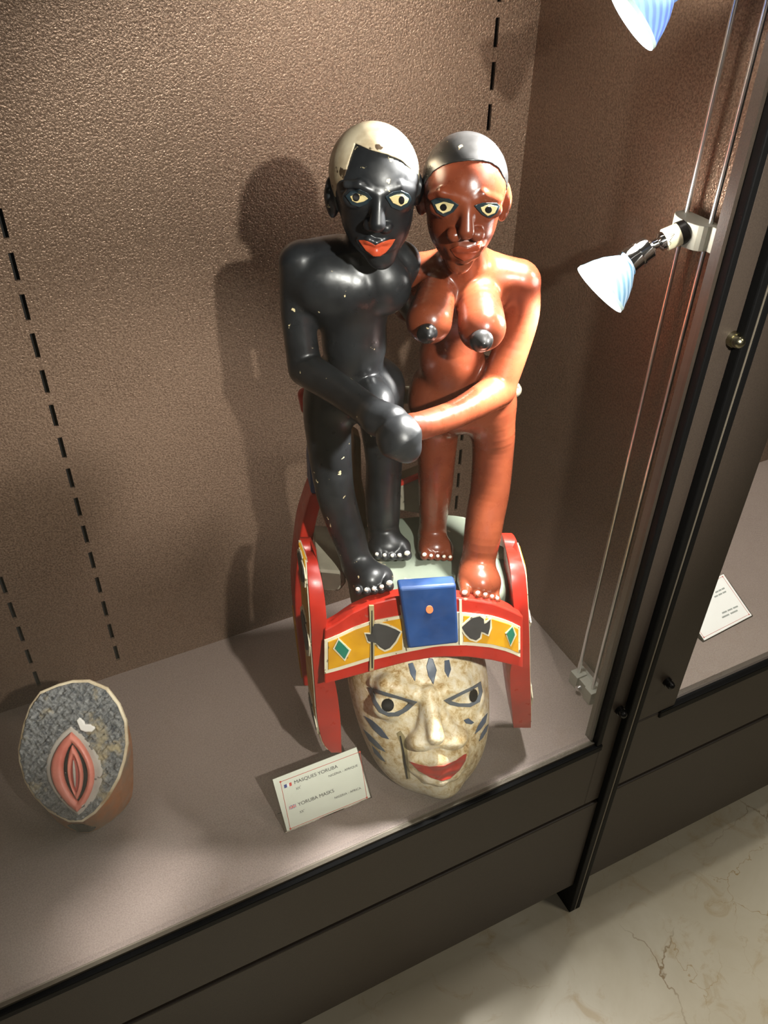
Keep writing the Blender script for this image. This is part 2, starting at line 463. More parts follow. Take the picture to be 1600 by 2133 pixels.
for o in case_parts:
    o.parent = case; o.location = (0, 0, -FLOOR*U)

case2 = empty('display_case', (0.6*U, 0, FLOOR*U), 0,
              'neighbouring brown display case at the right edge beyond the black joint strips', 'display case')
case2_parts = []
def cp2(o): case2_parts.append(o); return o
Z2 = 0.045
cp2(perforated_back('back_panel', None, 0.02, 2.4, [0.16, 1.55], TOP))
cp2(box('side_panel', MAT['wall'], None, 0.014, 0.026, 0.03, 1.05, -0.4, TOP))
cp2(box('side_panel', MAT['wall'], None, 2.4, 2.42, 0.0, 1.05, -0.4, TOP))
cp2(box('canopy', MAT['frame'], None, 0.014, 2.42, 0.0, 1.05, TOP, TOP+0.03))
cp2(box('shelf', MAT['shelf'], None, 0.026, 2.4, 0.014, 1.0, -0.03, 0.0))
cp2(box('glass_pane', MAT['glass'], None, 0.185, 2.4, 0.0, 0.010, 0.0, TOP))
cp2(box('gasket', MAT['rubber'], None, 0.12, 2.4, -0.018, 0.010, 0.0, 0.034, 0.002))
cp2(box('stile', MAT['frame'], None, 0.0, 0.185, -0.012, 0.03, 0.034, TOP, 0.0015))
cp2(box('bottom_rail', MAT['frame'], None, 0.0, 2.4, -0.010, 0.04, -0.345, 0.024, 0.0015))
cp2(box('groove_shade', MAT['rubber'], None, 0.0, 2.4, 0.004, 0.04, -0.362, -0.345))  # black strip in place of the groove's shadow line
cp2(box('kick_panel', MAT['frame'], None, 0.0, 2.4, -0.014, 0.04, -1.0, -0.362, 0.0025))
q = on_plane(1392, 1422, 1, -0.02); cp2(bolt(MAT['blackbolt'], (q[0], -0.012, q[2]), 0.014))
for o in case2_parts:
    o.parent = case2; o.location = (-0.6*U, 0, -FLOOR*U)
# ------------------------------------------------------------------ spotlights on the rod rail
RX, RYA, RYB = -0.045, 0.160, 0.243
rail = empty('lamp_rail', (RX*U, 0.2*U, 0), 0, 'pair of thin chromed vertical rods along the right side panel', 'lamp rail')
rail_parts = []
for ry in (RYA, RYB):
    rail_parts.append(tube('rod', MAT['steel'], None, [(RX, ry, 0.03), (RX, ry, TOP)], [0.0063, 0.0063], 16))
for ry in (RYA, RYB):
    rail_parts.append(bevel(box('foot_bracket', MAT['clamp'], None, RX-0.022, RX+0.03, ry-0.022, ry+0.018, 0.0, 0.058), 0.001))
rail_parts.append(box('bracket_plate', MAT['steel'], None, RX+0.02, RX+0.036, RYA-0.03, RYB+0.03, 0.0, 0.075))
rail_parts.append(tube('bracket_screw', MAT['steel'], None, [(RX-0.022, 0.2, 0.03), (RX-0.034, 0.2, 0.03)], [0.012, 0.010], 12))
rail_parts.append(bevel(box('foot_bridge', MAT['clamp'], None, RX-0.012, RX+0.03, RYA, RYB, 0.0, 0.05), 0.001))
for o in rail_parts:
    o.parent = rail; o.location = (-RX*U, -0.2*U, 0)

m, nt, b = new_mat('glowing_halogen_lens'); MAT['lens'] = m
b.inputs['Emission Color'].default_value = (1, 0.98, 0.95, 1); b.inputs['Emission Strength'].default_value = 14
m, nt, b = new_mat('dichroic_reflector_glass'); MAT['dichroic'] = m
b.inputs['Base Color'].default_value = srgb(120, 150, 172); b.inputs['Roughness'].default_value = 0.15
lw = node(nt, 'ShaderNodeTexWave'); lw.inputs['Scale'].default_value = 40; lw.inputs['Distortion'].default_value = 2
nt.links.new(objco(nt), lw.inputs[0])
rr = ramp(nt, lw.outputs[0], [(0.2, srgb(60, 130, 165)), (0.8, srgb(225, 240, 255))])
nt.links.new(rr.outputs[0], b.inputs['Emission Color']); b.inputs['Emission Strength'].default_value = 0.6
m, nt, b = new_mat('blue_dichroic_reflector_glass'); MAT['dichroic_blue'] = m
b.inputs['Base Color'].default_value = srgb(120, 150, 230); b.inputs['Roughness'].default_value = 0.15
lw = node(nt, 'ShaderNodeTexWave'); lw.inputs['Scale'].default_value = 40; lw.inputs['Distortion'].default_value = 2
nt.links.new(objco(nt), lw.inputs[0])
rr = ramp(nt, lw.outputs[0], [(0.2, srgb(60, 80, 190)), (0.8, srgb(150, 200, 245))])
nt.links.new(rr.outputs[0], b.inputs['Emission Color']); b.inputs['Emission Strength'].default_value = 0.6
MAT['lens_rim'] = plain('clear_lens_rim', srgb(200, 225, 225), 0.1)

def lamp(label, zc, pA, pB, axis, mat_cup, energy, target, angle, name_marks):
    """rod clamp, ceramic socket, chrome swivel holder and a reflector bulb; pA socket end, pB bulb neck, axis = beam direction"""
    root = empty('halogen_spotlight', np.array((RX, 0.2, zc))*U, 0, label, 'spotlight')
    off = -np.array((RX, 0.2, zc))*U
    parts = []
    # clamp: half-round grey block gripping both rods
    bm = bmesh.new(); prof = []
    for i in range(13):
        a = math.pi*i/12
        prof.append((RX-0.012-0.034*math.sin(a), 0.2015-0.058*math.cos(a)))
    prof += [(RX+0.014, 0.2015+0.058), (RX+0.014, 0.2015-0.080), (RX-0.012, 0.2015-0.080)]
    lo = [bm.verts.new((x*U, y*U, (zc-0.030)*U)) for x, y in prof]; hi = [bm.verts.new((x*U, y*U, (zc+0.030)*U)) for x, y in prof]
    bm.faces.new(lo[::-1]); bm.faces.new(hi)
    for i in range(len(prof)):
        j = (i+1) % len(prof); bm.faces.new((lo[i], lo[j], hi[j], hi[i]))
    parts.append(bevel(bm_obj('clamp', bm, MAT['clamp']), 0.0008))
    pA, pB, axis = map(np.array, (pA, pB, axis)); axis = axis/np.linalg.norm(axis)
    st = np.array((RX-0.045, 0.2015, zc)); d = (pA-st)/np.linalg.norm(pA-st)
    parts.append(tube('socket_ring', MAT['blackbolt'], None, [st-d*0.012, st+d*0.006], [0.0285, 0.0285], 20))
    sock = tube('socket', MAT['ceramic'], None, [st+d*0.006, pA], [0.0265, 0.0265], 24); parts.append(sock)
    parts.append(tube('swivel', MAT['chrome'], None, [pA, pA+d*0.012, pA+d*0.018, pA+d*0.034, pA+d*0.040], [0.022, 0.022, 0.012, 0.012, 0.018], 18))
    q0 = pA+d*0.036
    hd = (pB-q0)/np.linalg.norm(pB-q0); L_ = np.linalg.norm(pB-q0)
    parts.append(tube('holder', MAT['chrome'], None,
                      [q0, q0+hd*0.008, q0+hd*L_*0.5, q0+hd*L_*0.5, q0+hd*L_*0.55, q0+hd*L_*0.55, q0+hd*L_],
                      [0.022, 0.030, 0.030, 0.033, 0.033, 0.031, 0.033], 24))
    # reflector bulb: lathe about the beam axis
    prof = [(0.0, 0.026), (0.012, 0.036), (0.030, 0.050), (0.052, 0.062), (0.072, 0.070), (0.080, 0.0745)]
    bulb = tube('reflector_bulb', mat_cup, None, [pB+axis*a for a, r in prof], [r for a, r in prof], 36, caps=False)
    parts.append(bulb)
    rim = tube('lens_rim', MAT['lens_rim'], None, [pB+axis*0.080, pB+axis*0.088], [0.0745, 0.0745], 36, caps=False); parts.append(rim)
    lens = tube('lens', MAT['lens'], None, [pB+axis*0.078, pB+axis*0.084], [0.071, 0.066], 36); parts.append(lens)
    for o in parts: o.parent = root; o.location = off
    # printed marks on the ceramic
    if name_marks:
        side = np.cross(d, (0, 0, 1.0)); side /= np.linalg.norm(side); upv = np.cross(side, d)
        to_cam = CAM-(st+d*0.03); to_cam -= d*(to_cam@d); to_cam /= np.linalg.norm(to_cam)
        tang = np.cross(d, to_cam)
        c0 = st+d*0.030
        def stroke(pts, wd):
            bm = bmesh.new(); 
            for (a0, b0), (a1, b1) in zip(pts[:-1], pts[1:]):
                A = np.array([a0, b0]); B = np.array([a1, b1]); t_ = B-A; n_ = np.array([-t_[1], t_[0]])/max(np.linalg.norm(t_), 1e-9)*wd/2
                vs = []
                for q in (A+n_, A-n_, B-n_, B+n_):
                    ang = q[1]/0.0268
                    vs.append(bm.verts.new(tuple((c0+d*q[0]+0.0270*(math.cos(ang)*to_cam+math.sin(ang)*tang))*U)))
                bm.faces.new(vs)
            o = bm_obj('printed_mark', bm, MAT['ink'], sock); return o
        stroke([(-0.008, 0.004), (0.004, 0.010), (0.006, -0.006), (-0.008, 0.004)], 0.0012)
        stroke([(-0.004, 0.003), (0.003, 0.001)], 0.0012)
        stroke([(0.012+0.006*math.cos(a), -0.012+0.006*math.sin(a)) for a in np.linspace(0, 2*math.pi, 13)], 0.001)
        stroke([(0.024, -0.008), (0.020, -0.008), (0.020, -0.013), (0.024, -0.013)], 0.001)
    sp = spot('lamp_beam', tuple(pB+axis*0.095), target, energy, angle, 0.75, (1.0, 0.975, 0.94), 0.02)
    pl = bpy.data.lights.new('spill_fill', 'POINT'); pl.energy = energy*0.028; pl.shadow_soft_size = 0.012; pl.color = (1.0, 0.93, 0.84)
    po = bpy.data.objects.new('spill_fill', pl); col.objects.link(po); po.location = Vector((pB+np.array((0.01, 0.0, 0.075)))*U)   # added point light brightening the side panel, for stray light round the neck
    return root
pA1 = on_plane(1385, 500, 0, -0.125); pB1 = on_plane(1306, 548, 0, -0.215)
lamp('lit halogen reflector spotlight clamped halfway up the chromed rods beside the red figure', on_plane(1462, 488, 0, -0.05)[2], pA1, pB1,
     np.array((-0.62, 0.05, -0.56)), MAT['dichroic'], 30.0, (-1.0, 0.32, 0.60), 112, True)
z2 = on_plane(1540, -60, 0, -0.05)[2]
pB2 = on_plane(1392, -28, 0, -0.215); pA2 = on_plane(1470, -60, 0, -0.125)
lamp('upper halogen spotlight with blue reflector, cut off by the top edge of the picture', z2, pA2, pB2,
     np.array((-0.60, 0.20, -0.55)), MAT['dichroic_blue'], 105.0, (-0.8, 0.22, 1.45), 88, False)

# ------------------------------------------------------------------ the carved sculpture
TONE_CREAM = srgb(222, 205, 160)
def lpt(u, v, t): return tuple(P(u, v, t)*U)
MAT['black_paint'] = painted('worn_black_paint', srgb(24, 25, 27), srgb(42, 44, 46), TONE_CREAM, 0.33, 0.775, 95,
                             chip_blobs=[(lpt(765, 356, -0.13), 0.016, 0.66), (lpt(735, 352, -0.12), 0.010, 0.66), (lpt(625, 770, 0.0), 0.008, 0.68), (lpt(800, 1180, 0.1), 0.004, 0.7)])
MAT['red_brown'] = painted('red_brown_paint', srgb(114, 56, 34), srgb(92, 41, 26), srgb(186, 150, 120), 0.27, 0.86, 80)
MAT['hair_cream'] = painted('worn_cream_hair_paint', srgb(222, 208, 178), srgb(150, 122, 84), srgb(70, 55, 38), 0.45, 0.74, 55, 26)
MAT['hair_black'] = painted('black_hair_paint', srgb(22, 22, 23), srgb(38, 37, 36), srgb(170, 150, 110), 0.3, 0.80, 90)
MAT['eye_white'] = painted('eye_cream', srgb(206, 190, 140), srgb(176, 156, 104), srgb(90, 76, 50), 0.35, 0.74, 160)
MAT['lid_teal'] = plain('blue_grey_lid_paint', srgb(32, 44, 50), 0.3)
MAT['pupil'] = plain('pupil_and_shade_black', srgb(12, 11, 10), 0.4)
MAT['lip_red'] = painted('orange_red_lip_paint', srgb(190, 82, 48), srgb(166, 58, 34), srgb(230, 170, 90), 0.3, 0.78, 80)
MAT['lip_brown'] = painted('reddish_lip_paint', srgb(134, 58, 33), srgb(112, 44, 27), None, 0.28)
MAT['nail_white'] = plain('white_nail_paint', srgb(232, 226, 212), 0.45)
MAT['mask_cream'] = None
MAT['red'] = painted('vermilion_paint', srgb(178, 44, 30), srgb(150, 34, 25), srgb(120, 100, 82), 0.33, 0.80, 40)
MAT['yellow'] = painted('ochre_yellow_paint', srgb(206, 150, 16), srgb(180, 126, 14), srgb(120, 88, 30), 0.45, 0.76, 70, 30)
MAT['white_line'] = painted('off_white_line_paint', srgb(214, 206, 180), srgb(182, 170, 138), srgb(110, 96, 66), 0.55, 0.72, 120)
MAT['green'] = painted('green_paint', srgb(34, 116, 92), srgb(26, 98, 78), None, 0.4)
MAT['black_mark'] = painted('charcoal_mark_paint', srgb(44, 43, 42), srgb(62, 60, 58), None, 0.45)
MAT['blue'] = painted('blue_paint', srgb(27, 62, 112), srgb(20, 46, 88), srgb(190, 196, 200), 0.42, 0.80, 50)
MAT['orange'] = plain('orange_dot_paint', srgb(236, 122, 74), 0.5)
MAT['grey_wood'] = painted('dusty_grey_wood', srgb(142, 136, 118), srgb(112, 106, 92), srgb(74, 66, 54), 0.7, 0.70, 40)
MAT['platform'] = painted('worn_green_grey_paint', srgb(128, 134, 118), srgb(104, 118, 104), srgb(196, 188, 160), 0.6, 0.70, 30, 8)
MAT['dark_wood'] = painted('dark_bare_wood', srgb(92, 82, 68), srgb(64, 56, 46), None, 0.75)
MAT['tan_wood'] = painted('tan_bare_wood', srgb(140, 116, 84), srgb(104, 84, 58), None, 0.75)
MAT['mark_blue'] = painted('slate_blue_mark_paint', srgb(78, 92, 112), srgb(60, 70, 84), None, 0.45)
MAT['crack'] = plain('open_wood_crack', srgb(24, 20, 14), 0.9)
MAT['filler'] = plain('crack_filler', srgb(150, 136, 96), 0.8)
MAT['lid_grey'] = painted('grey_eye_line_paint', srgb(96, 102, 108), srgb(78, 84, 90), None, 0.45)
def mask_paint():
    m, nt, b = new_mat('stained_cream_mask_paint'); co = objco(nt)
    a = noise(nt, 85, 6, 0.75, co, 0.4); c = noise(nt, 9, 3, 0.5, co)
    ad = node(nt, 'ShaderNodeMath', operation='MULTIPLY_ADD'); nt.links.new(c.outputs[0], ad.inputs[0]); ad.inputs[1].default_value = 0.6; nt.links.new(a.outputs[0], ad.inputs[2])
    r = ramp(nt, ad.outputs[0], [(0.66, srgb(232, 222, 198)), (0.80, srgb(218, 200, 160)), (0.94, srgb(178, 146, 92)), (1.0, srgb(140, 108, 62))])
    nt.links.new(r.outputs[0], b.inputs['Base Color']); b.inputs['Roughness'].default_value = 0.42
    bump(nt, b, a.outputs[0], 0.25, 0.0008); return m
MAT['mask_cream'] = mask_paint()

sculpt = empty('carved_sculpture', SO*U, -ANG,
               'painted wooden carving of a black and a red-brown figure standing on a decorated cream mask', 'sculpture')

def decal(name, base, frame, pts, y, eps, mat, parent, h=0.0016, inner=None, yrange=0.6, holes=()):
    """a thin raised paint/inlay patch following the carved surface; outline given on the face, real thickness"""
    V2 = frame.poly(pts, y).astype(np.float32)
    I2 = frame.poly(inner, y).astype(np.float32) if inner is not None else None
    uc, vc = np.mean([p_[0] for p_ in pts]), np.mean([p_[1] for p_ in pts])
    dv = frame.R @ ray_l(uc, vc); dv = (dv/dv[1]).astype(np.float32)
    def f(p):
        q = frame.to(p); q2 = (q-dv*(q[:, 1]-y)[:, None])[:, [0, 2]]; r = poly_sd(q2, V2)*frame.k
        if I2 is not None: r = np.maximum(r, -poly_sd(q2, I2)*frame.k)
        d = np.maximum(base(p)-eps, r)
        d = np.maximum(d, -(base(p)+0.006))
        return np.maximum(d, (np.abs(q[:, 1]-y)-yrange)*frame.k)
    c = [frame.back((a, yy, b_)) for a, b_ in V2 for yy in (y-yrange, y+yrange)]
    lo = np.min(c, 0)-0.012; hi = np.max(c, 0)+0.012
    return carve(name, f, lo, hi, h, mat, parent)

def oval(cx, cy, rx, ry, n=14, rot=0):
    return [(cx+rx*math.cos(a)*math.cos(rot)-ry*math.sin(a)*math.sin(rot), cy+rx*math.cos(a)*math.sin(rot)+ry*math.sin(a)*math.cos(rot)) for a in np.linspace(0, 2*math.pi, n, endpoint=False)]

class Body:
    def __init__(s): s.items = []; s.lo = np.full(3, 9.); s.hi = np.full(3, -9.)
    def grow(s, c, r):
        s.lo = np.minimum(s.lo, np.asarray(c)-r-0.02); s.hi = np.maximum(s.hi, np.asarray(c)+r+0.02)
    def chain(s, pts, k=0.03):
        q = [PR(*p) for p in pts]
        if len(q) > 2:                                   # smooth the limb's centre line and taper
            xs = np.array([np.append(a, r) for a, r in q]); n = len(xs); out = []
            for i in range(n-1):
                p0, p1, p2, p3 = xs[max(i-1, 0)], xs[i], xs[i+1], xs[min(i+2, n-1)]
                for tt in np.linspace(0, 1, 4, endpoint=False):
                    out.append(.5*((2*p1)+(-p0+p2)*tt+(2*p0-5*p1+4*p2-p3)*tt**2+(-p0+3*p1-3*p2+p3)*tt**3))
            out.append(xs[-1]); q = [(o_[:3], float(o_[3])) for o_ in out]
        def f(p, q=q):
            d = None
            for (a, ra), (b_, rb) in zip(q[:-1], q[1:]):
                x = cap(p, a, b_, ra, rb); d = x if d is None else np.minimum(d, x)
            return d
        bl = np.min([a-ra for a, ra in q], 0).astype(np.float32); bh = np.max([a+ra for a, ra in q], 0).astype(np.float32)
        def fb(p, f=f, bl=bl, bh=bh):                    # only points near the limb need the exact distance
            x = np.sqrt((np.maximum(np.maximum(bl-p, p-bh), 0)**2).sum(1)); m_ = x < .07
            if m_.any(): x[m_] = f(p[m_])
            return x
        s.items.append((fb, k))
        for a, ra in q: s.grow(a, ra)
    def blob(s, u, v, t, rx, rz, rt, k=0.03):
        c, r = PR(u, v, t, 1.0); rad = (rx*r, rt, rz*r)
        s.items.append((lambda p, c=c, rad=rad: ell(p, c, rad), k)); s.grow(c, max(rad))
    def fn(s, f, k, lo, hi):
        s.items.append((f, k)); s.lo = np.minimum(s.lo, lo); s.hi = np.maximum(s.hi, hi)
    def cut(s, f, k): s.items.append((f, -k))
    def __call__(s, p):
        d = None
        for f, k in s.items:
            x = f(p)
            if d is None: d = x
            elif k < 0: d = smax(d, -x, -k)
            else: d = smin(d, x, k)
        return d

def foot(body, ankle, ball, toes, r_a, r_b, tip_t, base_t):
    body.chain([(*ankle, r_a), (*ball, r_b)], 0.03)
    for (x0, y0, x1, y1, r) in toes:
        body.chain([(x0, y0, base_t, r*1.05), (x1, y1, tip_t, r)], 0.006)

# ---- head builder (normalised: half width 1)
def head_sdf(fr, px_nose, px_eyes, px_brows, px_mouth, ears, jaw=1.0, chin=(0.0, .60, -1.30), chin_r=0.34, wing=0.15):
    prims = []
    A = prims.append
    A((lambda q: ell(q, (0, -.15, .35), (1.0, 1.18, 1.05)), 0))
    A((lambda q: ell(q, (0, .12, -.45), (.84*jaw, .90, 1.0)), .3))
    A((lambda q: cap(q, (0, .35, -1.0), chin, .5, chin_r), .3))
    A((lambda q: ell(q, (0, .45, .28), (.80, .50, .42)), .35))
    for br in px_brows:
        pts = [fr.px(u, v, y) for u, v, y in br]
        for a, b_ in zip(pts[:-1], pts[1:]): A((lambda q, a=a, b_=b_: cap(q, a, b_, .085, .085), .10))
    for (u, v, y, rx, rz) in px_eyes:
        c = fr.px(u, v, y); A((lambda q, c=c, rx=rx, rz=rz: ell(q, c, (rx, .20, rz)), .06))
    b0, b1, wl, wr = [fr.px(*z) for z in px_nose]
    A((lambda q: cap(q, b0, b1, .11, .19), .12))
    for wq in (wl, wr): A((lambda q, wq=wq: ell(q, wq, (wing, wing*1.1, wing*.9)), .06))
    for ch, r, k in px_mouth:
        pts = [fr.px(u, v, y) for u, v, y in ch]
        for a, b_ in zip(pts[:-1], pts[1:]): A((lambda q, a=a, b_=b_, r=r: cap(q, a, b_, r, r), k))
    for sx, zc, l in ears:
        A((lambda q, sx=sx, zc=zc, l=l: ell(q, (sx*1.0, -.16, zc), (.17, .20, l)), .07))
        A((lambda q, sx=sx, zc=zc, l=l: -(-ell(q, (sx*1.08, -.10, zc+.1*l), (.10, .16, l*.5))), .05))
    def f0(p):
        q = fr.to(p); d = None
        for g_, k in prims:
            x = g_(q); d = x if d is None else smin(d, x, k)
        return d*fr.k
    def f(p):
        x = np.sqrt(((p-fr.o.astype(np.float32))**2).sum(1))-1.75*fr.k; m_ = x < .05
        x = x.astype(np.float32)
        if m_.any(): x[m_] = f0(p[m_])
        return x
    return f
def head_box(fr):
    r = 1.75*fr.k; return fr.o-r, fr.o+r

# ================= man
c_, r_ = PR(782, 398, -0.03, 90)
FM = Frame(c_, 2, 7, -3, r_)
man_head = head_sdf(FM,
    px_nose=[(789, 408, 1.0), (786, 466, 1.22), (770, 468, 1.06), (804, 473, 1.02)],
    px_eyes=[(746, 411, .80, .36, .24), (833, 417, .74, .36, .26)],
    px_brows=[[(722, 384, .78), (748, 384, .92), (778, 402, .98)], [(806, 400, .98), (832, 388, .92), (858, 398, .72)]],
    px_mouth=[([(748, 502, .82), (768, 499, .98), (784, 506, 1.02), (800, 500, .96), (822, 499, .76)], .07, .07),
              ([(758, 510, .82), (782, 523, 1.0), (812, 512, .80)], .125, .06)],
    ears=[(-1, -.12, .50), (1, -.12, .42)])
man = Body()
man.blob(722, 592, .07, 106, 92, .105, .03)
man.chain([(632, 545, .06, 44), (700, 548, .07, 50), (830, 548, .08, 44)], .04)
man.blob(738, 705, .07, 68, 110, .086, .05)
man.blob(742, 815, .08, 96, 60, .098, .05)
man.blob(682, 596, .020, 72, 64, .050, .009)
man.blob(798, 596, .020, 60, 64, .050, .009)
man.chain([(772, 470, .02, 46), (772, 545, .06, 52)], .025)
man.blob(776, 842, -.02, 46, 56, .075, .02)
man.chain([(832, 548, .08, 40), (846, 600, .12, 36), (862, 640, .15, 30)], .02)
man.chain([(619, 548, .05, 36), (618, 640, .05, 34), (632, 745, .035, 35)], .02)
man.chain([(637, 768, .02, 37), (715, 818, -.12, 34), (790, 872, -.255, 33)], .010)
man.chain([(790, 872, -.255, 35), (815, 880, -.28, 38)], .02)
man.blob(830, 908, -.305, 47, 50, .055, .003)
man.chain([(838, 920, -.315, 42), (850, 938, -.325, 26)], .02)
man.chain([(694, 800, .07, 56), (683, 850, .06, 52), (686, 925, .04, 46), (696, 1012, .01, 41), (710, 1067, .0, 38), (726, 1116, -.02, 35), (741, 1166, -.045, 31)], .03)
man.chain([(785, 800, .10, 55), (795, 880, .11, 46), (800, 962, .10, 38), (798, 1019, .10, 37), (798, 1075, .10, 35), (800, 1112, .10, 28)], .03)
foot(man, (748, 1186, -.045), (770, 1208, -.115), [(748, 1218, 746, 1232, 8), (762, 1218, 764, 1233, 8), (776, 1216, 780, 1231, 8), (790, 1212, 795, 1228, 8.5), (803, 1207, 810, 1221, 11)], 32, 34, -.165, -.125)
man.chain([(757, 1200, -.09, 27), (796, 1200, -.10, 22)], .03)
foot(man, (800, 1122, .095), (806, 1138, .05), [(786, 1146, 785, 1158, 8), (800, 1146, 801, 1160, 8), (814, 1146, 817, 1161, 8), (827, 1145, 832, 1160, 8.5), (838, 1142, 847, 1157, 11)], 30, 30, .0, .035)
man.chain([(790, 1138, .05, 22), (832, 1138, .045, 20)], .03)
man.fn(man_head, .012, *head_box(FM))
o_man = carve('male_figure', man, man.lo, man.hi, 0.0038, MAT['black_paint'], sculpt)
o_man['label'] = 'black painted standing male figure'

def hair(name, fr, base, face_poly, y, mat, parent, eps, low_side, low_back):
    V2 = fr.poly(face_poly, y).astype(np.float32)
    uc, vc = np.mean([p_[0] for p_ in face_poly]), np.mean([p_[1] for p_ in face_poly])
    dv = fr.R @ ray_l(uc, vc); dv = (dv/dv[1]).astype(np.float32)
    def f(p):
        q = fr.to(p); b_ = base(p)
        face = np.maximum(poly_sd((q-dv*(q[:, 1]-y)[:, None])[:, [0, 2]], V2), -.25-q[:, 1])
        low = np.where(q[:, 1] > -.2, low_side, low_back)-q[:, 2]
        cr = ell(q, (0, -.15, .35), (1.0, 1.18, 1.05))
        d = smax((cr-eps), -face, .03); d = smax(d, low, .03)
        d = np.maximum(d, -(cr+.10))
        return d*fr.k
    lo, hi = head_box(fr); return carve(name, f, lo, hi, 0.003, mat, parent)
hair('hair', FM, man_head, [(739, 296), (770, 311), (805, 321), (835, 333), (856, 352), (866, 385), (872, 440), (872, 560), (690, 560), (697, 400), (716, 374), (728, 330)], .85, MAT['hair_cream'], o_man, .035, -.02, -.55)['label'] = 'worn cream painted hair'
for nm, pts, y, e, mt, inn in (
    ('eyelid', [(719, 408), (730, 398), (748, 394), (766, 402), (775, 414), (764, 426), (748, 432), (732, 426)], .95, .0030, 'lid_teal', None),
    ('eyelid', [(803, 410), (816, 400), (836, 397), (852, 404), (858, 416), (850, 430), (834, 439), (816, 432)], .9, .0030, 'lid_teal', None),
    ('eye', [(729, 409), (744, 403), (760, 408), (767, 414), (758, 420), (744, 423), (734, 419)], .95, .0052, 'eye_white', None),
    ('eye', [(811, 411), (824, 406), (841, 406), (852, 414), (848, 423), (835, 430), (819, 423)], .9, .0052, 'eye_white', None),
    ('pupil', oval(742, 411, 7.5, 8.5), .95, .0070, 'pupil', None),
    ('pupil', oval(837, 417, 6, 9), .9, .0070, 'pupil', None),
    ('lips', [(746, 500), (758, 500), (770, 504), (782, 511), (796, 504), (812, 499), (824, 498), (816, 512), (804, 526), (792, 534), (778, 534), (762, 522)], 1.0, .0025, 'lip_red', None)):
    decal(nm, man_head, FM, pts, y, e, MAT[mt], o_man)
def nails(parent, lst, t, mat, r0=6.0):
    for (x, y, r) in lst:
        c, rr_ = PR(x, y, t, 1.0); rad = (r*.70*rr_, .0045, r*.66*rr_)
        carve('toenail', lambda p, c=c, rad=rad: ell(p, c, rad), c-.02, c+.02, 0.0022, mat, parent)
nails(o_man, [(745, 1227, 7), (763, 1228, 7), (779, 1226, 7), (795, 1222, 7.5), (811, 1214, 10)], -.175, MAT['nail_white'])
nails(o_man, [(785, 1154, 6), (801, 1156, 6), (817, 1157, 6), (832, 1156, 6.5), (848, 1152, 9)], -.010, MAT['nail_white'])

# ================= woman
c_, r_ = PR(966, 412, -0.03, 86)
FW = Frame(c_, -11, 7, 1, r_)
woman_head = head_sdf(FW,
    px_nose=[(974, 424, .98), (972, 482, 1.22), (946, 488, 1.04), (994, 487, 1.04)],
    px_eyes=[(925, 431, .78, .36, .25), (1016, 436, .76, .35, .24)],
    px_brows=[[(897, 409, .70), (920, 401, .88), (960, 417, .98)], [(988, 416, .98), (1006, 405, .92), (1039, 419, .70)]],
    px_mouth=[([(940, 517, .84), (957, 513, .97), (972, 515, 1.0), (988, 511, .95), (1000, 510, .74)], .11, .12),
              ([(946, 528, .82), (968, 536, .97), (990, 526, .76)], .14, .11)],
    ears=[(1, -.14, .50), (-1, -.14, .42)], jaw=1.02, chin=(0, .58, -1.36), chin_r=.32, wing=.19)
wom = Body()
wom.blob(965, 612, .08, 90, 88, .092, .03)
wom.chain([(882, 568, .09, 42), (965, 566, .08, 48), (1078, 582, .05, 42)], .04)
wom.blob(940, 745, .08, 68, 84, .078, .05)
wom.blob(961, 836, .09, 110, 66, .10, .05)
wom.chain([(967, 505, .02, 44), (967, 560, .07, 50)], .03)
wom.chain([(914, 596, .04, 36), (902, 636, -.02, 44), (894, 668, -.070, 48)], .014)
wom.chain([(994, 600, .04, 38), (1000, 646, -.03, 47), (1004, 682, -.080, 50)], .014)
wom.chain([(872, 575, .10, 36), (850, 640, .17, 30)], .02)
wom.chain([(1088, 590, .05, 37), (1086, 652, .045, 38), (1066, 722, .03, 38), (1038, 800, .0, 38)], .02)
wom.chain([(1036, 814, -.005, 37), (958, 858, -.15, 30), (888, 884, -.265, 30), (860, 890, -.29, 30)], .012)
wom.chain([(1016, 800, .07, 58), (1026, 895, .05, 47), (1027, 940, .04, 43), (1021, 1019, .01, 41), (1011, 1075, -.02, 40), (1004, 1124, -.05, 38), (995, 1176, -.075, 34)], .03)
wom.chain([(910, 810, .11, 55), (911, 900, .11, 44), (909, 960, .10, 39), (907, 1020, .10, 35), (903, 1070, .10, 30), (901, 1108, .10, 27)], .03)
foot(wom, (992, 1192, -.08), (1000, 1214, -.135), [(970, 1222, 968, 1238, 11), (990, 1226, 994, 1240, 8.5), (1004, 1226, 1010, 1243, 8), (1016, 1226, 1024, 1246, 7.5), (1027, 1228, 1036, 1249, 7)], 34, 36, -.185, -.15)
wom.chain([(982, 1210, -.12, 27), (1018, 1214, -.125, 24)], .03)
foot(wom, (901, 1120, .095), (906, 1140, .05), [(886, 1148, 884, 1158, 9), (898, 1148, 898, 1160, 7), (910, 1148, 912, 1161, 7), (921, 1148, 925, 1162, 7), (931, 1147, 938, 1162, 7)], 26, 27, .0, .035)
wom.chain([(892, 1140, .05, 19), (926, 1142, .045, 17)], .03)
wom.fn(woman_head, .012, *head_box(FW))
o_wom = carve('female_figure', wom, wom.lo, wom.hi, 0.0038, MAT['red_brown'], sculpt)
o_wom['label'] = 'red-brown painted standing female figure'
hair('hair', FW, woman_head, [(874, 400), (884, 382), (901, 357), (920, 345), (944, 338), (975, 334), (1005, 335), (1024, 339), (1040, 350), (1056, 380), (1062, 430), (1062, 580), (868, 580)], .85, MAT['hair_black'], o_wom, .03, -.12, -.55)['label'] = 'black painted cropped hair'
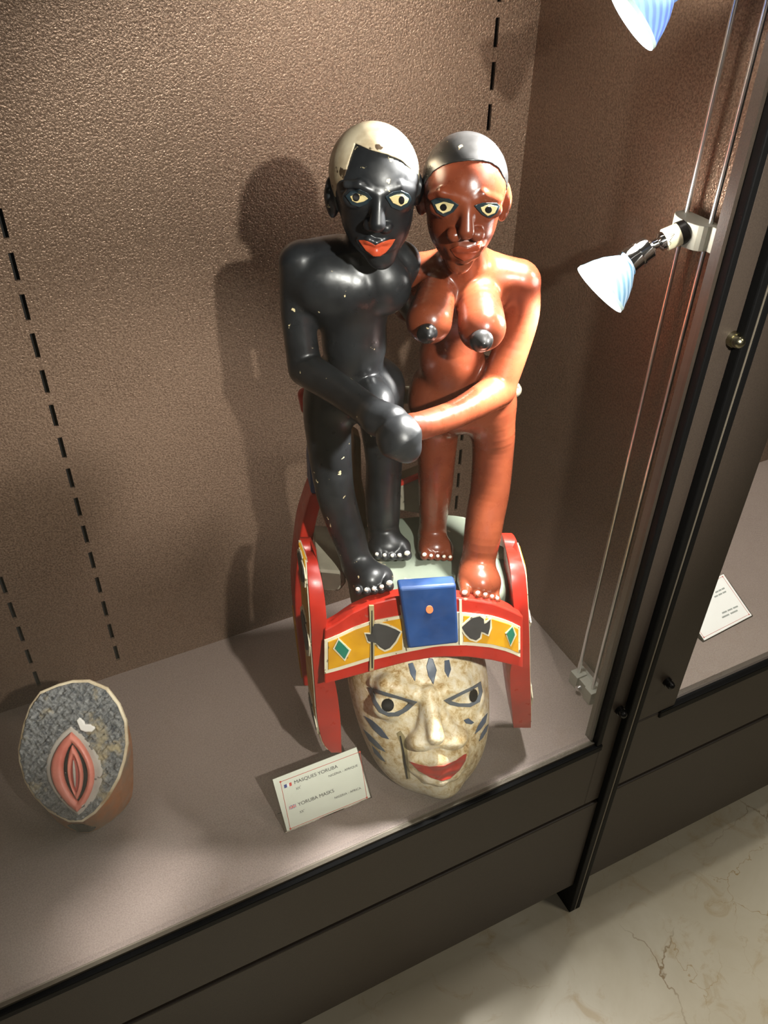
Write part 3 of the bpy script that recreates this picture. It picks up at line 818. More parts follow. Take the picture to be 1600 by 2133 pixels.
for nm, pts, y, e, mt, inn in (
    ('eyelid', [(897, 418), (910, 412), (936, 414), (956, 427), (944, 442), (926, 452), (910, 443)], .92, .0030, 'lid_teal', None),
    ('eyelid', [(988, 428), (1006, 422), (1036, 423), (1042, 430), (1036, 444), (1021, 455), (1004, 447)], .92, .0030, 'lid_teal', None),
    ('eye', [(906, 426), (924, 420), (946, 426), (938, 439), (923, 445), (911, 437)], .92, .0052, 'eye_white', None),
    ('eye', [(1001, 432), (1018, 426), (1037, 430), (1031, 444), (1016, 450), (1005, 441)], .92, .0052, 'eye_white', None),
    ('pupil', oval(924, 432, 7, 7.5), .92, .0070, 'pupil', None),
    ('pupil', oval(1018, 437, 7, 7.5), .92, .0070, 'pupil', None),
    ('lips', [(938, 519), (955, 512), (972, 517), (988, 510), (1004, 508), (998, 524), (984, 538), (966, 544), (948, 534)], 1.0, .0018, 'lip_brown', None)):
    decal(nm, woman_head, FW, pts, y, e, MAT[mt], o_wom)
for (u, v, t, r) in ((890, 695, -.128, 22), (1003, 710, -.135, 25)):
    c, rr_ = PR(u, v, t, r)
    carve('nipple', lambda p, c=c, rr_=rr_: smin(ell(p, c, (rr_, rr_*.75, rr_)), ell(p, c-np.array([0, rr_*.7, -.002]), (rr_*.35,)*3), .012), c-rr_*1.6, c+rr_*1.6, 0.003, MAT['hair_black'], o_wom)
nails(o_wom, [(968, 1234, 9), (995, 1235, 7.5), (1011, 1238, 6.5), (1025, 1242, 6), (1036, 1246, 6)], -.195, MAT['nail_white'])
nails(o_wom, [(884, 1155, 7), (898, 1157, 5.5), (912, 1158, 5.5), (925, 1159, 5.5), (938, 1160, 5.5)], -.010, MAT['nail_white'])

# ================= mask under the figures
c_, r_ = PR(886, 1478, -.12, 143)
FK = Frame(c_, 9, -30, 0, r_)
def fk(u, v, y): return FK.px(u, v, y)
def build_mask():
    pr = []
    A = pr.append
    A((lambda q: ell(q, (0, -.12, .25), (1.0, .98, 1.15)), 0))
    A((lambda q: ell(q, (0, -.22, .75), (.98, 1.0, 1.0)), .2))
    A((lambda q: ell(q, (0, -.05, -.45), (.80, .80, .80)), .35))
    ch = fk(925, 1632, .52)
    A((lambda q: cap(q, (0, .1, -.6), ch, .55, .17), .30))
    # brow ridges
    for pts in ([(778, 1422, .46), (806, 1428, .66), (862, 1446, .84)], [(925, 1440, .86), (958, 1426, .72), (990, 1413, .48)]):
        z = [fk(*p) for p in pts]
        for a, b_, ra, rb in ((z[0], z[1], .04, .09), (z[1], z[2], .09, .10)) if pts[0][0] < 800 else ((z[0], z[1], .10, .09), (z[1], z[2], .09, .04)): A((lambda q, a=a, b_=b_, ra=ra, rb=rb: cap(q, a, b_, ra, rb), .16))
    # eyeballs
    for p, r in (((816, 1464, .58), (.28, .20, .22)), ((970, 1451, .56), (.26, .20, .22))):
        c = fk(*p); A((lambda q, c=c, r=r: ell(q, c, r), .10))
    n0, n1 = fk(893, 1444, .90), fk(908, 1534, 1.10)
    A((lambda q: cap(q, n0, n1, .07, .115), .10))
    wl, wr = fk(880, 1542, .88), fk(946, 1538, .88)
    for wq in (wl, wr):
        A((lambda q, wq=wq: cap(q, n0, wq, .05, .12), .10)); A((lambda q, wq=wq: ell(q, wq, (.19, .16, .11)), .12))
    nb0, nb1 = fk(872, 1546, .92), fk(954, 1542, .92)
    A((lambda q: cap(q, nb0, nb1, .09, .09), .05))
    # upper lip pad and lips
    for pts, r in (([(868, 1578, .72), (912, 1580, .84), (958, 1568, .74)], .13),):
        z = [fk(*p) for p in pts]
        for a, b_ in zip(z[:-1], z[1:]): A((lambda q, a=a, b_=b_, r=r: cap(q, a, b_, r, r), .07))
    for pts, r in (([(858, 1588, .66), (885, 1600, .78), (915, 1604, .84), (945, 1594, .80), (970, 1572, .66)], .075),
                   ([(864, 1598, .64), (895, 1618, .76), (918, 1624, .80), (945, 1610, .74), (968, 1582, .64)], .085)):
        z = [fk(*p) for p in pts]
        for a, b_ in zip(z[:-1], z[1:]): A((lambda q, a=a, b_=b_, r=r: cap(q, a, b_, r, r), .05))
    def f(p):
        q = FK.to(p); d = None
        for g_, k in pr:
            x = g_(q); d = x if d is None else smin(d, x, k)
        d = d*FK.k
        return smax(d, .001-p[:, 2], .004)       # rests flat on the shelf
    return f
mask_sdf = build_mask()
lo, hi = FK.o-1.55*FK.k, FK.o+1.55*FK.k
lo[2] = max(lo[2], -.01)
o_mask = carve('mask_face', mask_sdf, lo, hi, 0.0036, MAT['mask_cream'], sculpt)
o_mask['label'] = 'cream stained mask face with red lips and slanted eyes'
def mdecal(nm, pts, y, e, mt, inn=None): return decal(nm, mask_sdf, FK, pts, y, e, MAT[mt], o_mask, 0.0018, inn, .55)
mdecal('eye_line', [(764, 1430), (800, 1441), (845, 1455), (869, 1462), (850, 1480), (830, 1492), (810, 1493), (790, 1484), (776, 1464)], .72, .0035, 'lid_grey',
       [(777, 1440), (800, 1449), (840, 1459), (852, 1464), (838, 1477), (822, 1484), (808, 1484), (795, 1476), (784, 1460)])
mdecal('eye_line', [(926, 1459), (960, 1442), (985, 1430), (1002, 1419), (1006, 1440), (1000, 1462), (980, 1473), (955, 1472), (938, 1468)], .70, .0035, 'lid_grey',
       [(940, 1460), (962, 1448), (985, 1437), (996, 1430), (998, 1444), (992, 1458), (978, 1465), (958, 1465)])
mdecal('pupil', oval(808, 1469, 13, 14), .74, .0045, 'pupil')
mdecal('pupil', oval(987, 1449, 8.5, 14, rot=.15), .70, .0045, 'pupil')
for pts, y in (([(757, 1490), (775, 1500), (795, 1518), (811, 1540), (795, 1536), (776, 1518)], .45),
               ([(755, 1517), (770, 1530), (790, 1550), (804, 1567), (788, 1560), (768, 1542)], .35),
               ([(774, 1552), (788, 1566), (804, 1588), (792, 1582), (779, 1568)], .30),
               ([(1016, 1485), (1012, 1505), (1001, 1520), (989, 1529), (996, 1512), (1006, 1496)], .40),
               ([(1018, 1508), (1014, 1524), (1005, 1538), (998, 1544), (1002, 1530), (1010, 1516)], .30),
               ([(966, 1500), (976, 1496), (988, 1505), (982, 1509), (971, 1507)], .75),
               ([(850, 1382), (860, 1380), (867, 1398), (865, 1420), (855, 1404)], .90),
               ([(893, 1370), (902, 1372), (910, 1396), (903, 1426), (892, 1408), (888, 1388)], .92),
               ([(926, 1376), (936, 1374), (940, 1394), (934, 1412), (926, 1398)], .88)):
    mdecal('painted_scar', pts, y, .0022, 'mark_blue')
mdecal('lips', [(852, 1586), (872, 1592), (895, 1597), (925, 1595), (950, 1584), (966, 1572), (972, 1570), (970, 1584), (958, 1604), (938, 1622), (920, 1627), (898, 1620), (872, 1606)], .80, .0030, 'red')
mdecal('crack_filler', [(826, 1528), (835, 1522), (844, 1536), (850, 1575), (855, 1622), (846, 1624), (840, 1590), (834, 1550)], .55, .0014, 'filler')
mdecal('crack', [(832, 1534), (835, 1533), (843, 1570), (847, 1600), (850, 1622), (847, 1622), (841, 1592), (838, 1565)], .55, .0028, 'crack')

# ---- platform and headgear
pc = (P(740, 1200, -.02)+P(1055, 1200, -.02))/2
PZ = .712
def plat(p):
    q = p-np.array([pc[0]-.005, .02, 0], np.float32)
    w_ = .235+.02*np.clip((PZ-p[:, 2])/.3, 0, 1)
    rr_ = (np.abs(q[:, 0]/w_)**3+np.abs(q[:, 1]/(.215+.0*w_))**3)**(1/3)
    d = (rr_-1)*.21
    return smax(smax(d, p[:, 2]-PZ, .03), .575-p[:, 2], .03)
o_plat = carve('platform', plat, (pc[0]-.32, -.26, .54), (pc[0]+.32, .30, .76), .006, MAT['platform'], sculpt)

# plane of the front band: leans back towards the top
BT0, BZ0, BK = -.262, .58, .30
BN = np.array([0, -1.0, BK]); BN /= np.linalg.norm(BN)
def bandpt(u, v, off=0.0):
    d = ray_l(u, v); p0 = np.array([0, BT0, BZ0])+BN*off
    k = ((p0-CL)@BN)/(d@BN); return CL+k*d
def slab_poly(name, pts3, thick, nrm, mat, parent, bw=0.0):
    """prism: front outline pts3, extruded back along -nrm"""
    bm = bmesh.new(); a = [bm.verts.new(tuple(p*U)) for p in pts3]; b_ = [bm.verts.new(tuple((p-nrm*thick)*U)) for p in pts3]
    bm.faces.new(a); bm.faces.new(b_[::-1]); n = len(a)
    for i in range(n): bm.faces.new((a[i], b_[i], b_[(i+1) % n], a[(i+1) % n]))
    o = bm_obj(name, bm, mat, parent)
    if bw: bevel(o, bw)
    return o
def strip(name, top, bot, off, thick, mat, parent, bw=0.0, n=26):
    """ribbon between two picture curves lying on the band plane, with thickness"""
    def samp(c):
        c = np.array(c, float); s_ = np.concatenate([[0], np.cumsum(np.linalg.norm(np.diff(c, axis=0), axis=1))]); t = np.linspace(0, s_[-1], n)
        return np.stack([np.interp(t, s_, c[:, i]) for i in (0, 1)], 1)
    T, B = samp(top), samp(bot); bm = bmesh.new(); rows = []
    for (tu, tv), (bu, bv) in zip(T, B):
        a, c = bandpt(tu, tv, off), bandpt(bu, bv, off)
        rows.append([bm.verts.new(tuple(x*U)) for x in (a, c, c-BN*thick, a-BN*thick)])
    for r0, r1 in zip(rows[:-1], rows[1:]):
        for i in range(4): bm.faces.new((r0[i], r0[(i+1) % 4], r1[(i+1) % 4], r1[i]))
    bm.faces.new(rows[0]); bm.faces.new(rows[-1][::-1])
    o = bm_obj(name, bm, mat, parent)
    if bw: bevel(o, bw)
    return o
top_e = [(676, 1312), (700, 1300), (732, 1277), (775, 1257), (825, 1245), (890, 1240), (960, 1246), (1025, 1256), (1062, 1270), (1090, 1284)]
ytop = [(676, 1334), (700, 1325), (740, 1306), (775, 1294), (832, 1283), (890, 1276), (962, 1276), (1025, 1283), (1060, 1294), (1084, 1306)]
ybot = [(676, 1404), (700, 1398), (775, 1375), (850, 1358), (912, 1346), (975, 1344), (1025, 1349), (1060, 1358), (1084, 1369)]
bot_e = [(676, 1426), (700, 1419), (775, 1399), (850, 1379), (912, 1369), (975, 1369), (1025, 1376), (1060, 1384), (1090, 1393)]
o_band = strip('arched_band', top_e, bot_e, 0, .055, MAT['red'], sculpt, .002)
o_band['label'] = 'red arched front band with yellow playing card panels'
strip('border_line', ytop, ybot, .004, .006, MAT['white_line'], o_band)
def shrink(c, dy): return [(x, y+dy) for x, y in c]
def clipx(c, x0, x1):
    c = sorted(c); xs = [p[0] for p in c]; ys = [p[1] for p in c]
    mid = [p for p in c if x0 < p[0] < x1]
    return [(x0, float(np.interp(x0, xs, ys)))]+mid+[(x1, float(np.interp(x1, xs, ys)))]
for x0, x1, pre in ((684, 838, 0), (966, 1080, 1)):
    strip('yellow_panel', shrink(clipx(ytop, x0, x1), 7), shrink(clipx(ybot, x0, x1), -7), .007, .006, MAT['yellow'], o_band)
def card_mark(name, pts, mat, grow=4.5):
    c = np.mean(pts, 0); out = []
    n = len(pts); pp = np.array(pts, float)
    area2 = sum(pp[i][0]*pp[(i+1) % n][1]-pp[(i+1) % n][0]*pp[i][1] for i in range(n)); sg = 1 if area2 > 0 else -1
    for i in range(n):                                   # outline offset
        e0 = pp[i]-pp[i-1]; e1 = pp[(i+1) % n]-pp[i]
        n0 = sg*np.array([e0[1], -e0[0]])/np.linalg.norm(e0); n1 = sg*np.array([e1[1], -e1[0]])/np.linalg.norm(e1)
        m_ = n0+n1; m_ /= max(np.linalg.norm(m_), .3); out.append(pp[i]+m_*grow)
    slab_poly('white_outline', [bandpt(u, v, .0095) for u, v in out], .005, BN, MAT['white_line'], o_band)
    slab_poly(name, [bandpt(u, v, .0120) for u, v in pp], .005, BN, mat, o_band)
card_mark('green_diamond', [(706, 1334), (727, 1355), (718, 1373), (698, 1351)], MAT['green'])
card_mark('green_diamond', [(1068, 1307), (1073, 1322), (1064, 1344), (1056, 1320)], MAT['green'], 3.5)
card_mark('black_spade', [(834, 1317), (823, 1311), (806, 1304), (790, 1300), (780, 1300), (776, 1308), (776, 1318), (772, 1322), (762, 1321), (768, 1336), (776, 1338), (784, 1340), (792, 1348), (802, 1354), (812, 1350), (824, 1336)], MAT['black_mark'], 4)
card_mark('black_spade', [(962, 1307), (972, 1298), (984, 1288), (1000, 1284), (1008, 1290), (1009, 1300), (1014, 1298), (1022, 1291), (1021, 1308), (1017, 1322), (1010, 1318), (1003, 1316), (1000, 1328), (992, 1334), (980, 1330), (970, 1320)], MAT['black_mark'], 4)
slab_poly('crack_filler', [bandpt(u, v, .0105) for u, v in ((769, 1262), (779, 1262), (781, 1330), (779, 1396), (770, 1398), (772, 1330))], .006, BN, MAT['filler'], o_band)
slab_poly('crack', [bandpt(u, v, .0112) for u, v in ((774, 1272), (776, 1272), (777, 1330), (777, 1392), (774, 1392), (773, 1330))], .006, BN, MAT['crack'], o_band)
# blue box
bf = [(831, 1226), (951, 1218), (956, 1341), (850, 1353)]
fr3 = [bandpt(u, v, .035) for u, v in bf]
bk3 = [q + np.array([0, .042, -.002]) for q in fr3[:2]] + [q + np.array([0, .06, 0]) for q in fr3[2:]]
bm = bmesh.new(); va = [bm.verts.new(tuple(q*U)) for q in fr3]; vb = [bm.verts.new(tuple(q*U)) for q in bk3]
bm.faces.new(va); bm.faces.new(vb[::-1])
for i in range(4): bm.faces.new((va[i], vb[i], vb[(i+1) % 4], va[(i+1) % 4]))
o_box = bevel(bm_obj('blue_block', bm, MAT['blue'], sculpt), .0035, 3); o_box['label'] = 'blue painted block in the middle of the front band'
slab_poly('orange_dot', [bandpt(u, v, .037) for u, v in oval(895, 1270, 7.5, 8, 20)], .004, BN, MAT['orange'], o_box)
strip('block_border', [(833, 1262), (836, 1262)], [(848, 1356), (853, 1356)], .012, .006, MAT['white_line'], o_band, n=2)
strip('block_border', [(957, 1250), (962, 1250)], [(958, 1343), (963, 1343)], .012, .006, MAT['white_line'], o_band, n=2)

# ---- side hoops
def sweep(name, secs, mat, parent, bw=0.003):
    bm = bmesh.new(); rows = [[bm.verts.new(tuple(np.asarray(q)*U)) for q in s_] for s_ in secs]
    for r0, r1 in zip(rows[:-1], rows[1:]):
        for i in range(4): bm.faces.new((r0[i], r0[(i+1) % 4], r1[(i+1) % 4], r1[i]))
    bm.faces.new(rows[0][::-1]); bm.faces.new(rows[-1])
    o = bm_obj(name, bm, mat, parent); me_ = o.data; me_.polygons.foreach_set('use_smooth', [True]*len(me_.polygons)); bevel(o, bw, 3, 50); md = o.modifiers.new('e', 'EDGE_SPLIT'); md.split_angle = math.radians(50); return o
def hoop_secs(rows, depth, skew, side):
    """rows: (v, x_inner, x_outer, t_front) read at the front edge; depth = width of the board in t"""
    S = []
    R_ = np.array(rows, float); n_ = len(R_); fine = []
    for i in range(n_-1):
        p0, p1, p2, p3 = R_[max(i-1, 0)], R_[i], R_[i+1], R_[min(i+2, n_-1)]
        for tt in np.linspace(0, 1, 3, endpoint=False):
            fine.append(.5*((2*p1)+(-p0+p2)*tt+(2*p0-5*p1+4*p2-p3)*tt**2+(-p0+3*p1-3*p2+p3)*tt**3))
    fine.append(R_[-1])
    for v, xi, xo, t, dp in fine:
        a, b_ = P(xi, v, t), P(xo, v, t)
        S.append([a, b_, b_+np.array([side*skew, dp, 0.0]), a+np.array([side*skew, dp, 0.0])])
    return S
rowsL = [(1568, 712, 690, -.235, .03), (1545, 711, 672, -.235, .09), (1495, 709, 661, -.232, .13), (1430, 700, 656, -.230, .15), (1349, 681, 650, -.222, .15), (1300, 681, 648, -.212, .15), (1259, 678, 645, -.195, .14), (1215, 672, 642, -.165, .12), (1180, 664, 640, -.125, .10), (1158, 660, 638, -.08, .08), (1146, 660, 638, -.035, .06)]
SLh = hoop_secs(rowsL, 0, .012, -1)
o_hl = sweep('side_panel', SLh, MAT['red'], sculpt, .0025); o_hl['label'] = 'red side panel with a yellow outer face and black spades'
def on_outer(S, i, f0, f1, off, side):
    """point on the outer face of a hoop: row position i (float), f across from front to back"""
    i = i*3; j = int(min(max(math.floor(i), 0), len(S)-2)); a = i-j
    b0 = np.asarray(S[j][1])*(1-a)+np.asarray(S[j+1][1])*a; b1 = np.asarray(S[j][2])*(1-a)+np.asarray(S[j+1][2])*a
    return b0+(b1-b0)*f0+np.array([side*off, 0, 0])
def outer_strip(name, S, i0, i1, f0, f1, off, mat, parent, side, n=30):
    bm = bmesh.new(); rows = []
    for i in np.linspace(i0, i1, n):
        a, b_ = on_outer(S, i, f0, 0, off, side), on_outer(S, i, f1, 0, off, side); th = np.array([side*.006, 0, 0])
        rows.append([bm.verts.new(tuple(x*U)) for x in (a, b_, b_-th, a-th)])
    for r0, r1 in zip(rows[:-1], rows[1:]):
        for i in range(4): bm.faces.new((r0[i], r0[(i+1) % 4], r1[(i+1) % 4], r1[i]))
    bm.faces.new(rows[0]); bm.faces.new(rows[-1][::-1])
    return bm_obj(name, bm, mat, parent)
def outer_spade(S, ic, di, off, side, parent):
    shp = [(-1.0, .5), (-.5, .2), (.1, .1), (.45, .2), (.5, .42), (.9, .32), (1.0, .5), (.9, .68), (.5, .58), (.45, .8), (.1, .9), (-.5, .8)]
    for nm, g_, o_, mt in (('white_outline', 1.28, off, 'white_line'), ('black_spade', 1.0, off+.002, 'black_mark')):
        pts = [on_outer(S, ic+a*di*g_, .5+(b_-.5)*g_, 0, o_, side) for a, b_ in shp]
        slab_poly(nm, pts, .004, np.array([side*1.0, 0, 0]), MAT[mt], parent)
outer_strip('border_line', SLh, .35, 8.6, .04, .97, .003, MAT['white_line'], o_hl, -1)
outer_strip('yellow_panel', SLh, .5, 8.4, .12, .90, .005, MAT['yellow'], o_hl, -1)
for ic, di in ((1.6, .55), (4.0, .55), (7.2, .9)): outer_spade(SLh, ic, di, .008, -1, o_hl)

rowsR = [(1516, 1070, 1106, -.215, .10), (1470, 1066, 1106, -.215, .13), (1400, 1063, 1104, -.215, .15), (1330, 1075, 1103, -.21, .15), (1280, 1072, 1101, -.20, .15), (1230, 1068, 1098, -.175, .13), (1190, 1064, 1094, -.14, .11), (1165, 1060, 1086, -.10, .09), (1148, 1054, 1076, -.06, .08), (1138, 1046, 1064, -.02, .06), (1136, 1038, 1052, .02, .05)]
SRh = hoop_secs(rowsR, 0, .010, 1)
o_hr = sweep('side_panel', SRh, MAT['red'], sculpt, .0025)
outer_strip('border_line', SRh, .3, 6.5, .04, .97, .003, MAT['white_line'], o_hr, 1)
outer_strip('yellow_panel', SRh, .5, 6.3, .12, .90, .005, MAT['yellow'], o_hr, 1)
for ic, di in ((1.2, .5), (3.6, .5)): outer_spade(SRh, ic, di, .008, 1, o_hr)

# rear left arm of the headgear: red, fading to blue where it climbs behind the black leg
rowsB = [(1430, 660, 633, .10, .10), (1380, 655, 626, .10, .12), (1310, 650, 618, .10, .13), (1240, 645, 614, .10, .13), (1170, 648, 619, .11, .12), (1110, 655, 626, .12, .11), (1070, 664, 636, .13, .10), (1030, 676, 648, .14, .09)]
SBh = hoop_secs(rowsB, 0, .004, -1)
o_hb = sweep('curved_arm', SBh, MAT['red'], sculpt, .003)
outer_strip('yellow_panel', SBh, .3, 2.0, .15, .85, .004, MAT['yellow'], o_hb, -1, 10)
rowsB2 = [(1030, 676, 648, .14, .09), (1000, 680, 647, .15, .08), (960, 690, 645, .16, .07), (900, 700, 652, .17, .06)]
sweep('blue_tip', hoop_secs(rowsB2, 0, .004, -1), MAT['blue'], o_hb, .003)
# cross beams and rear posts of bare wood
def lbox(name, mat, pts_px, t0, t1, bw=.004):
    a = [P(u, v, t0) for u, v in pts_px]; nrm = np.array([0, -1.0, 0])
    return slab_poly(name, a, t1-t0, nrm, mat, sculpt, bw)
beam = lbox('cross_beam', MAT['grey_wood'], [(664, 1188), (716, 1192), (722, 1215), (708, 1232), (672, 1230)], -.05, .16, .003)
slab_poly('beam_end', [P(u, v, -.054) for u, v in ((669, 1194), (708, 1198), (712, 1214), (702, 1228), (674, 1227))], .008, np.array([0, -1., 0]), MAT['dark_wood'], beam)
lbox('cross_beam', MAT['grey_wood'], [(1018, 1180), (1056, 1150), (1062, 1240), (1030, 1244)], -.02, .12, .004)
o_post = lbox('wooden_post', MAT['tan_wood'], [(736, 905), (752, 915), (754, 1000), (766, 1060), (766, 1125), (748, 1125), (744, 1060), (734, 1000)], .20, .26, .004)
blk = lbox('wooden_block', MAT['grey_wood'], [(800, 1030), (836, 1010), (900, 985), (915, 1060), (880, 1072), (815, 1062)], .20, .27, .004)
slab_poly('red_edge', [P(u, v, .196) for u, v in ((800, 1024), (836, 1004), (900, 979), (900, 986), (836, 1012), (800, 1031))], .012, np.array([0, -1., 0]), MAT['red'], blk)
bar = Body(); bar.chain([(636, 828, .21, 15), (700, 830, .22, 18), (1000, 815, .22, 18), (1070, 812, .20, 17)], .01)
o_bar = carve('cross_bar', bar, bar.lo, bar.hi, .005, MAT['grey_wood'], sculpt)
tip = Body(); tip.chain([(635, 822, .20, 15), (638, 850, .20, 12)], .01)
carve('red_tip', tip, tip.lo, tip.hi, .004, MAT['red'], o_bar)

# ------------------------------------------------------------------ second carving, at the left: hollowed wooden head piece with an oval top
def to_loc(X): return SB @ (np.asarray(X)-SO)
pT, pBt = to_loc(on_plane(165, 1415, 2, .42)), to_loc(on_plane(170, 1716, 2, .11))
bdir = pT-pBt
tilt = math.degrees(math.atan2(bdir[2], math.hypot(bdir[0], bdir[1])))
yawL = math.degrees(math.atan2(bdir[0], bdir[1]))
FL = Frame((pT+pBt)/2, -yawL, -(90-tilt), 0, 1.0)
rim_px = [(185, 1415), (225, 1432), (250, 1465), (265, 1502), (268, 1550), (262, 1585), (250, 1622), (226, 1665), (200, 1695), (172, 1714), (142, 1714), (100, 1692), (70, 1662), (50, 1630), (38, 1588), (36, 1560), (46, 1510), (60, 1470), (82, 1440), (120, 1424), (150, 1416)]
RIM = FL.poly(rim_px, 0.0)
foot2 = np.array([FL.back((a, 0, b_)) for a, b_ in RIM])[:, :2].astype(np.float32)
base_c = np.array([foot2[:, 0].mean(), foot2[:, 1].mean(), 0.0])
wl = base_c[0]*SL+base_c[1]*SF+SO
piece = empty('carved_head_piece', np.array([wl[0], wl[1], 0])*U, -ANG,
              'low carved wooden head piece with a fuzzy dark oval top and a pink almond-shaped carving', 'carving')
kd = rng.normal(size=(26, 3)); kd /= np.linalg.norm(kd, axis=1)[:, None]
kf = rng.uniform(150, 620, 26); kp = rng.uniform(0, 6.28, 26)
def fuzz(p):
    s_ = 0
    for d_, f_, ph in zip(kd, kf, kp): s_ = s_+np.sin(p@(d_*f_).astype(np.float32)+ph)
    return s_/math.sqrt(26)
def body2(p):
    q = FL.to(p)
    tp = .035*np.clip((.25-p[:, 2])/.25, 0, 1)**1.3
    d = poly_sd(p[:, :2], foot2)+tp
    d = smax(d, q[:, 1], .015)
    return smax(d, .0005-p[:, 2], .004)
lo = np.array([*(foot2.min(0)-.03), -.01]); hi = np.array([*(foot2.max(0)+.03), .47])
MAT['ochre_side'] = painted('worn_ochre_and_grey_paint', srgb(176, 104, 48), srgb(112, 104, 92), srgb(190, 170, 130), 0.45, 0.80, 50, 16)
o_b2 = carve('body', body2, lo, hi, .005, MAT['ochre_side'], piece)
o_b2['label'] = 'worn ochre and grey painted side'
def fuzz_mat():
    m, nt, b = new_mat('matted_dark_fibre'); co = objco(nt)
    a = noise(nt, 160, 6, 0.75, co, 0.8); c = noise(nt, 26, 4, 0.6, co)
    base = mixc(nt, ramp(nt, a.outputs[0], [(0.36, K), (0.70, W)]).outputs[0], srgb(66, 70, 76), srgb(172, 172, 168))
    base = mixc(nt, ramp(nt, c.outputs[0], [(0.56, K), (0.70, W)]).outputs[0], base, srgb(188, 172, 136))
    nt.links.new(base, b.inputs['Base Color']); b.inputs['Roughness'].default_value = 0.9
    bump(nt, b, a.outputs[0], 0.9, 0.003); return m
MAT['fuzz'] = fuzz_mat()
RIMf = RIM.astype(np.float32)
def face_slab(inset, n0, n1, amp, inner=None):
    def f(p):
        q = FL.to(p); r = poly_sd(q[:, [0, 2]], RIMf)
        d = smax(r+inset, q[:, 1]-n1-(amp*fuzz(p) if amp else 0), .006)
        d = np.maximum(d, n0-q[:, 1])
        if inner is not None: d = np.maximum(d, -(r+inner))
        return d
    return f
cc = [FL.back((a, y, b_)) for a, b_ in RIM for y in (-.03, .04)]
lo, hi = np.min(cc, 0)-.01, np.max(cc, 0)+.01
carve('rim', face_slab(.001, -.012, .002, 0, .012), lo, hi, .0035, MAT['hair_cream'], piece)['label'] = 'pale bare wood rim'
carve('fibre_top', face_slab(.009, -.012, .010, .0035), lo, hi, .0030, MAT['fuzz'], piece)['label'] = 'dark matted fibre top'
def lens_px(top, bot, xl, xr, n=12):
    """almond outline from its two tips and its left and right bulge"""
    (xt, yt), (xb, yb) = top, bot; out = []
    for f in np.linspace(0, 1, n): 
        w_ = math.sin(math.pi*f)**.8; cx = xt+(xb-xt)*f; cm = (xt+xb)/2
        out.append((cx+(xr-cm)*w_, yt+(yb-yt)*f))
    for f in np.linspace(1, 0, n)[1:-1]:
        w_ = math.sin(math.pi*f)**.8; cx = xt+(xb-xt)*f; cm = (xt+xb)/2
        out.append((cx+(xl-cm)*w_, yt+(yb-yt)*f))
    return out
def relief(name, outer, n1, mat, inner=None, round_=.010, n0=-.01, dish=0.0):
    A2 = FL.poly(outer, .01).astype(np.float32); B2 = FL.poly(inner, .01).astype(np.float32) if inner else None
    def f(p):
        q = FL.to(p); r = poly_sd(q[:, [0, 2]], A2)
        if B2 is not None: r = np.maximum(r, -poly_sd(q[:, [0, 2]], B2))
        d = smax(r, q[:, 1]-n1, round_)
        return np.maximum(d, n0-q[:, 1])
    c = [FL.back((a, y, b_)) for a, b_ in A2 for y in (n0-.01, n1+.02)]
    return carve(name, f, np.min(c, 0)-.008, np.max(c, 0)+.008, .0022, mat, piece)
MAT['halo'] = painted('chalky_pale_paint', srgb(196, 188, 176), srgb(160, 150, 140), srgb(96, 92, 88), 0.7, 0.72, 90)
MAT['pink'] = painted('salmon_pink_paint', srgb(226, 140, 120), srgb(206, 108, 92), srgb(236, 220, 208), 0.42, 0.76, 60, 30)
MAT['pink_deep'] = painted('deep_pink_paint', srgb(196, 96, 84), srgb(176, 78, 70), None, 0.42)
MAT['patch'] = plain('white_light_patch', srgb(240, 236, 228), 0.8)  # near-white for the lamp's bright patch on the carving
relief('pale_surround', lens_px((147, 1512), (164, 1700), 95, 214), .014, MAT['halo'])
L_out = lens_px((150, 1524), (163, 1690), 108, 198); L_in = lens_px((152, 1546), (164, 1668), 134, 184)
relief('almond_border', L_out, .032, MAT['pink'], L_in, .016)
relief('hollow_shade', L_in, .016, MAT['pupil'], None, .002)  # black sheet standing in for the shade inside the hollow
L_leaf = lens_px((153, 1550), (163, 1664), 143, 175); L_slit = lens_px((156, 1572), (161, 1650), 150, 167)
relief('almond_leaf', L_leaf, .032, MAT['pink'], L_slit, .012)
relief('leaf_floor', L_slit, .020, MAT['pink_deep'], None, .004)
relief('leaf_vein', lens_px((155, 1578), (159, 1640), 154, 160), .027, MAT['halo'], None, .006)
relief('light_patch', [(160, 1500), (166, 1494), (174, 1500), (178, 1508), (190, 1508), (200, 1516), (192, 1524), (178, 1524), (168, 1520)], .017, MAT['patch'], None, .004)  # overexposed pool of lamp light built as a white patch
# black patch painted as notch shade at the foot of the rim, with a pale chipped lip
FN = Frame(FL.back((0, 0, RIM[:, 1].min())), -yawL, -15, 0, 1.0)
decal('notch_shade', body2, FN, [(126, 1722), (150, 1716), (172, 1716), (196, 1722), (222, 1722), (204, 1740), (190, 1752), (172, 1765), (156, 1752), (140, 1734)], .02, .003, MAT['pupil'], piece, .003, None, .08)
decal('chipped_lip', body2, FN, [(186, 1740), (204, 1736), (222, 1722), (214, 1734), (200, 1744), (188, 1746)], .02, .007, MAT['hair_cream'], piece, .003, None, .08)
for o in list(piece.children): o.location = tuple(-base_c*U)

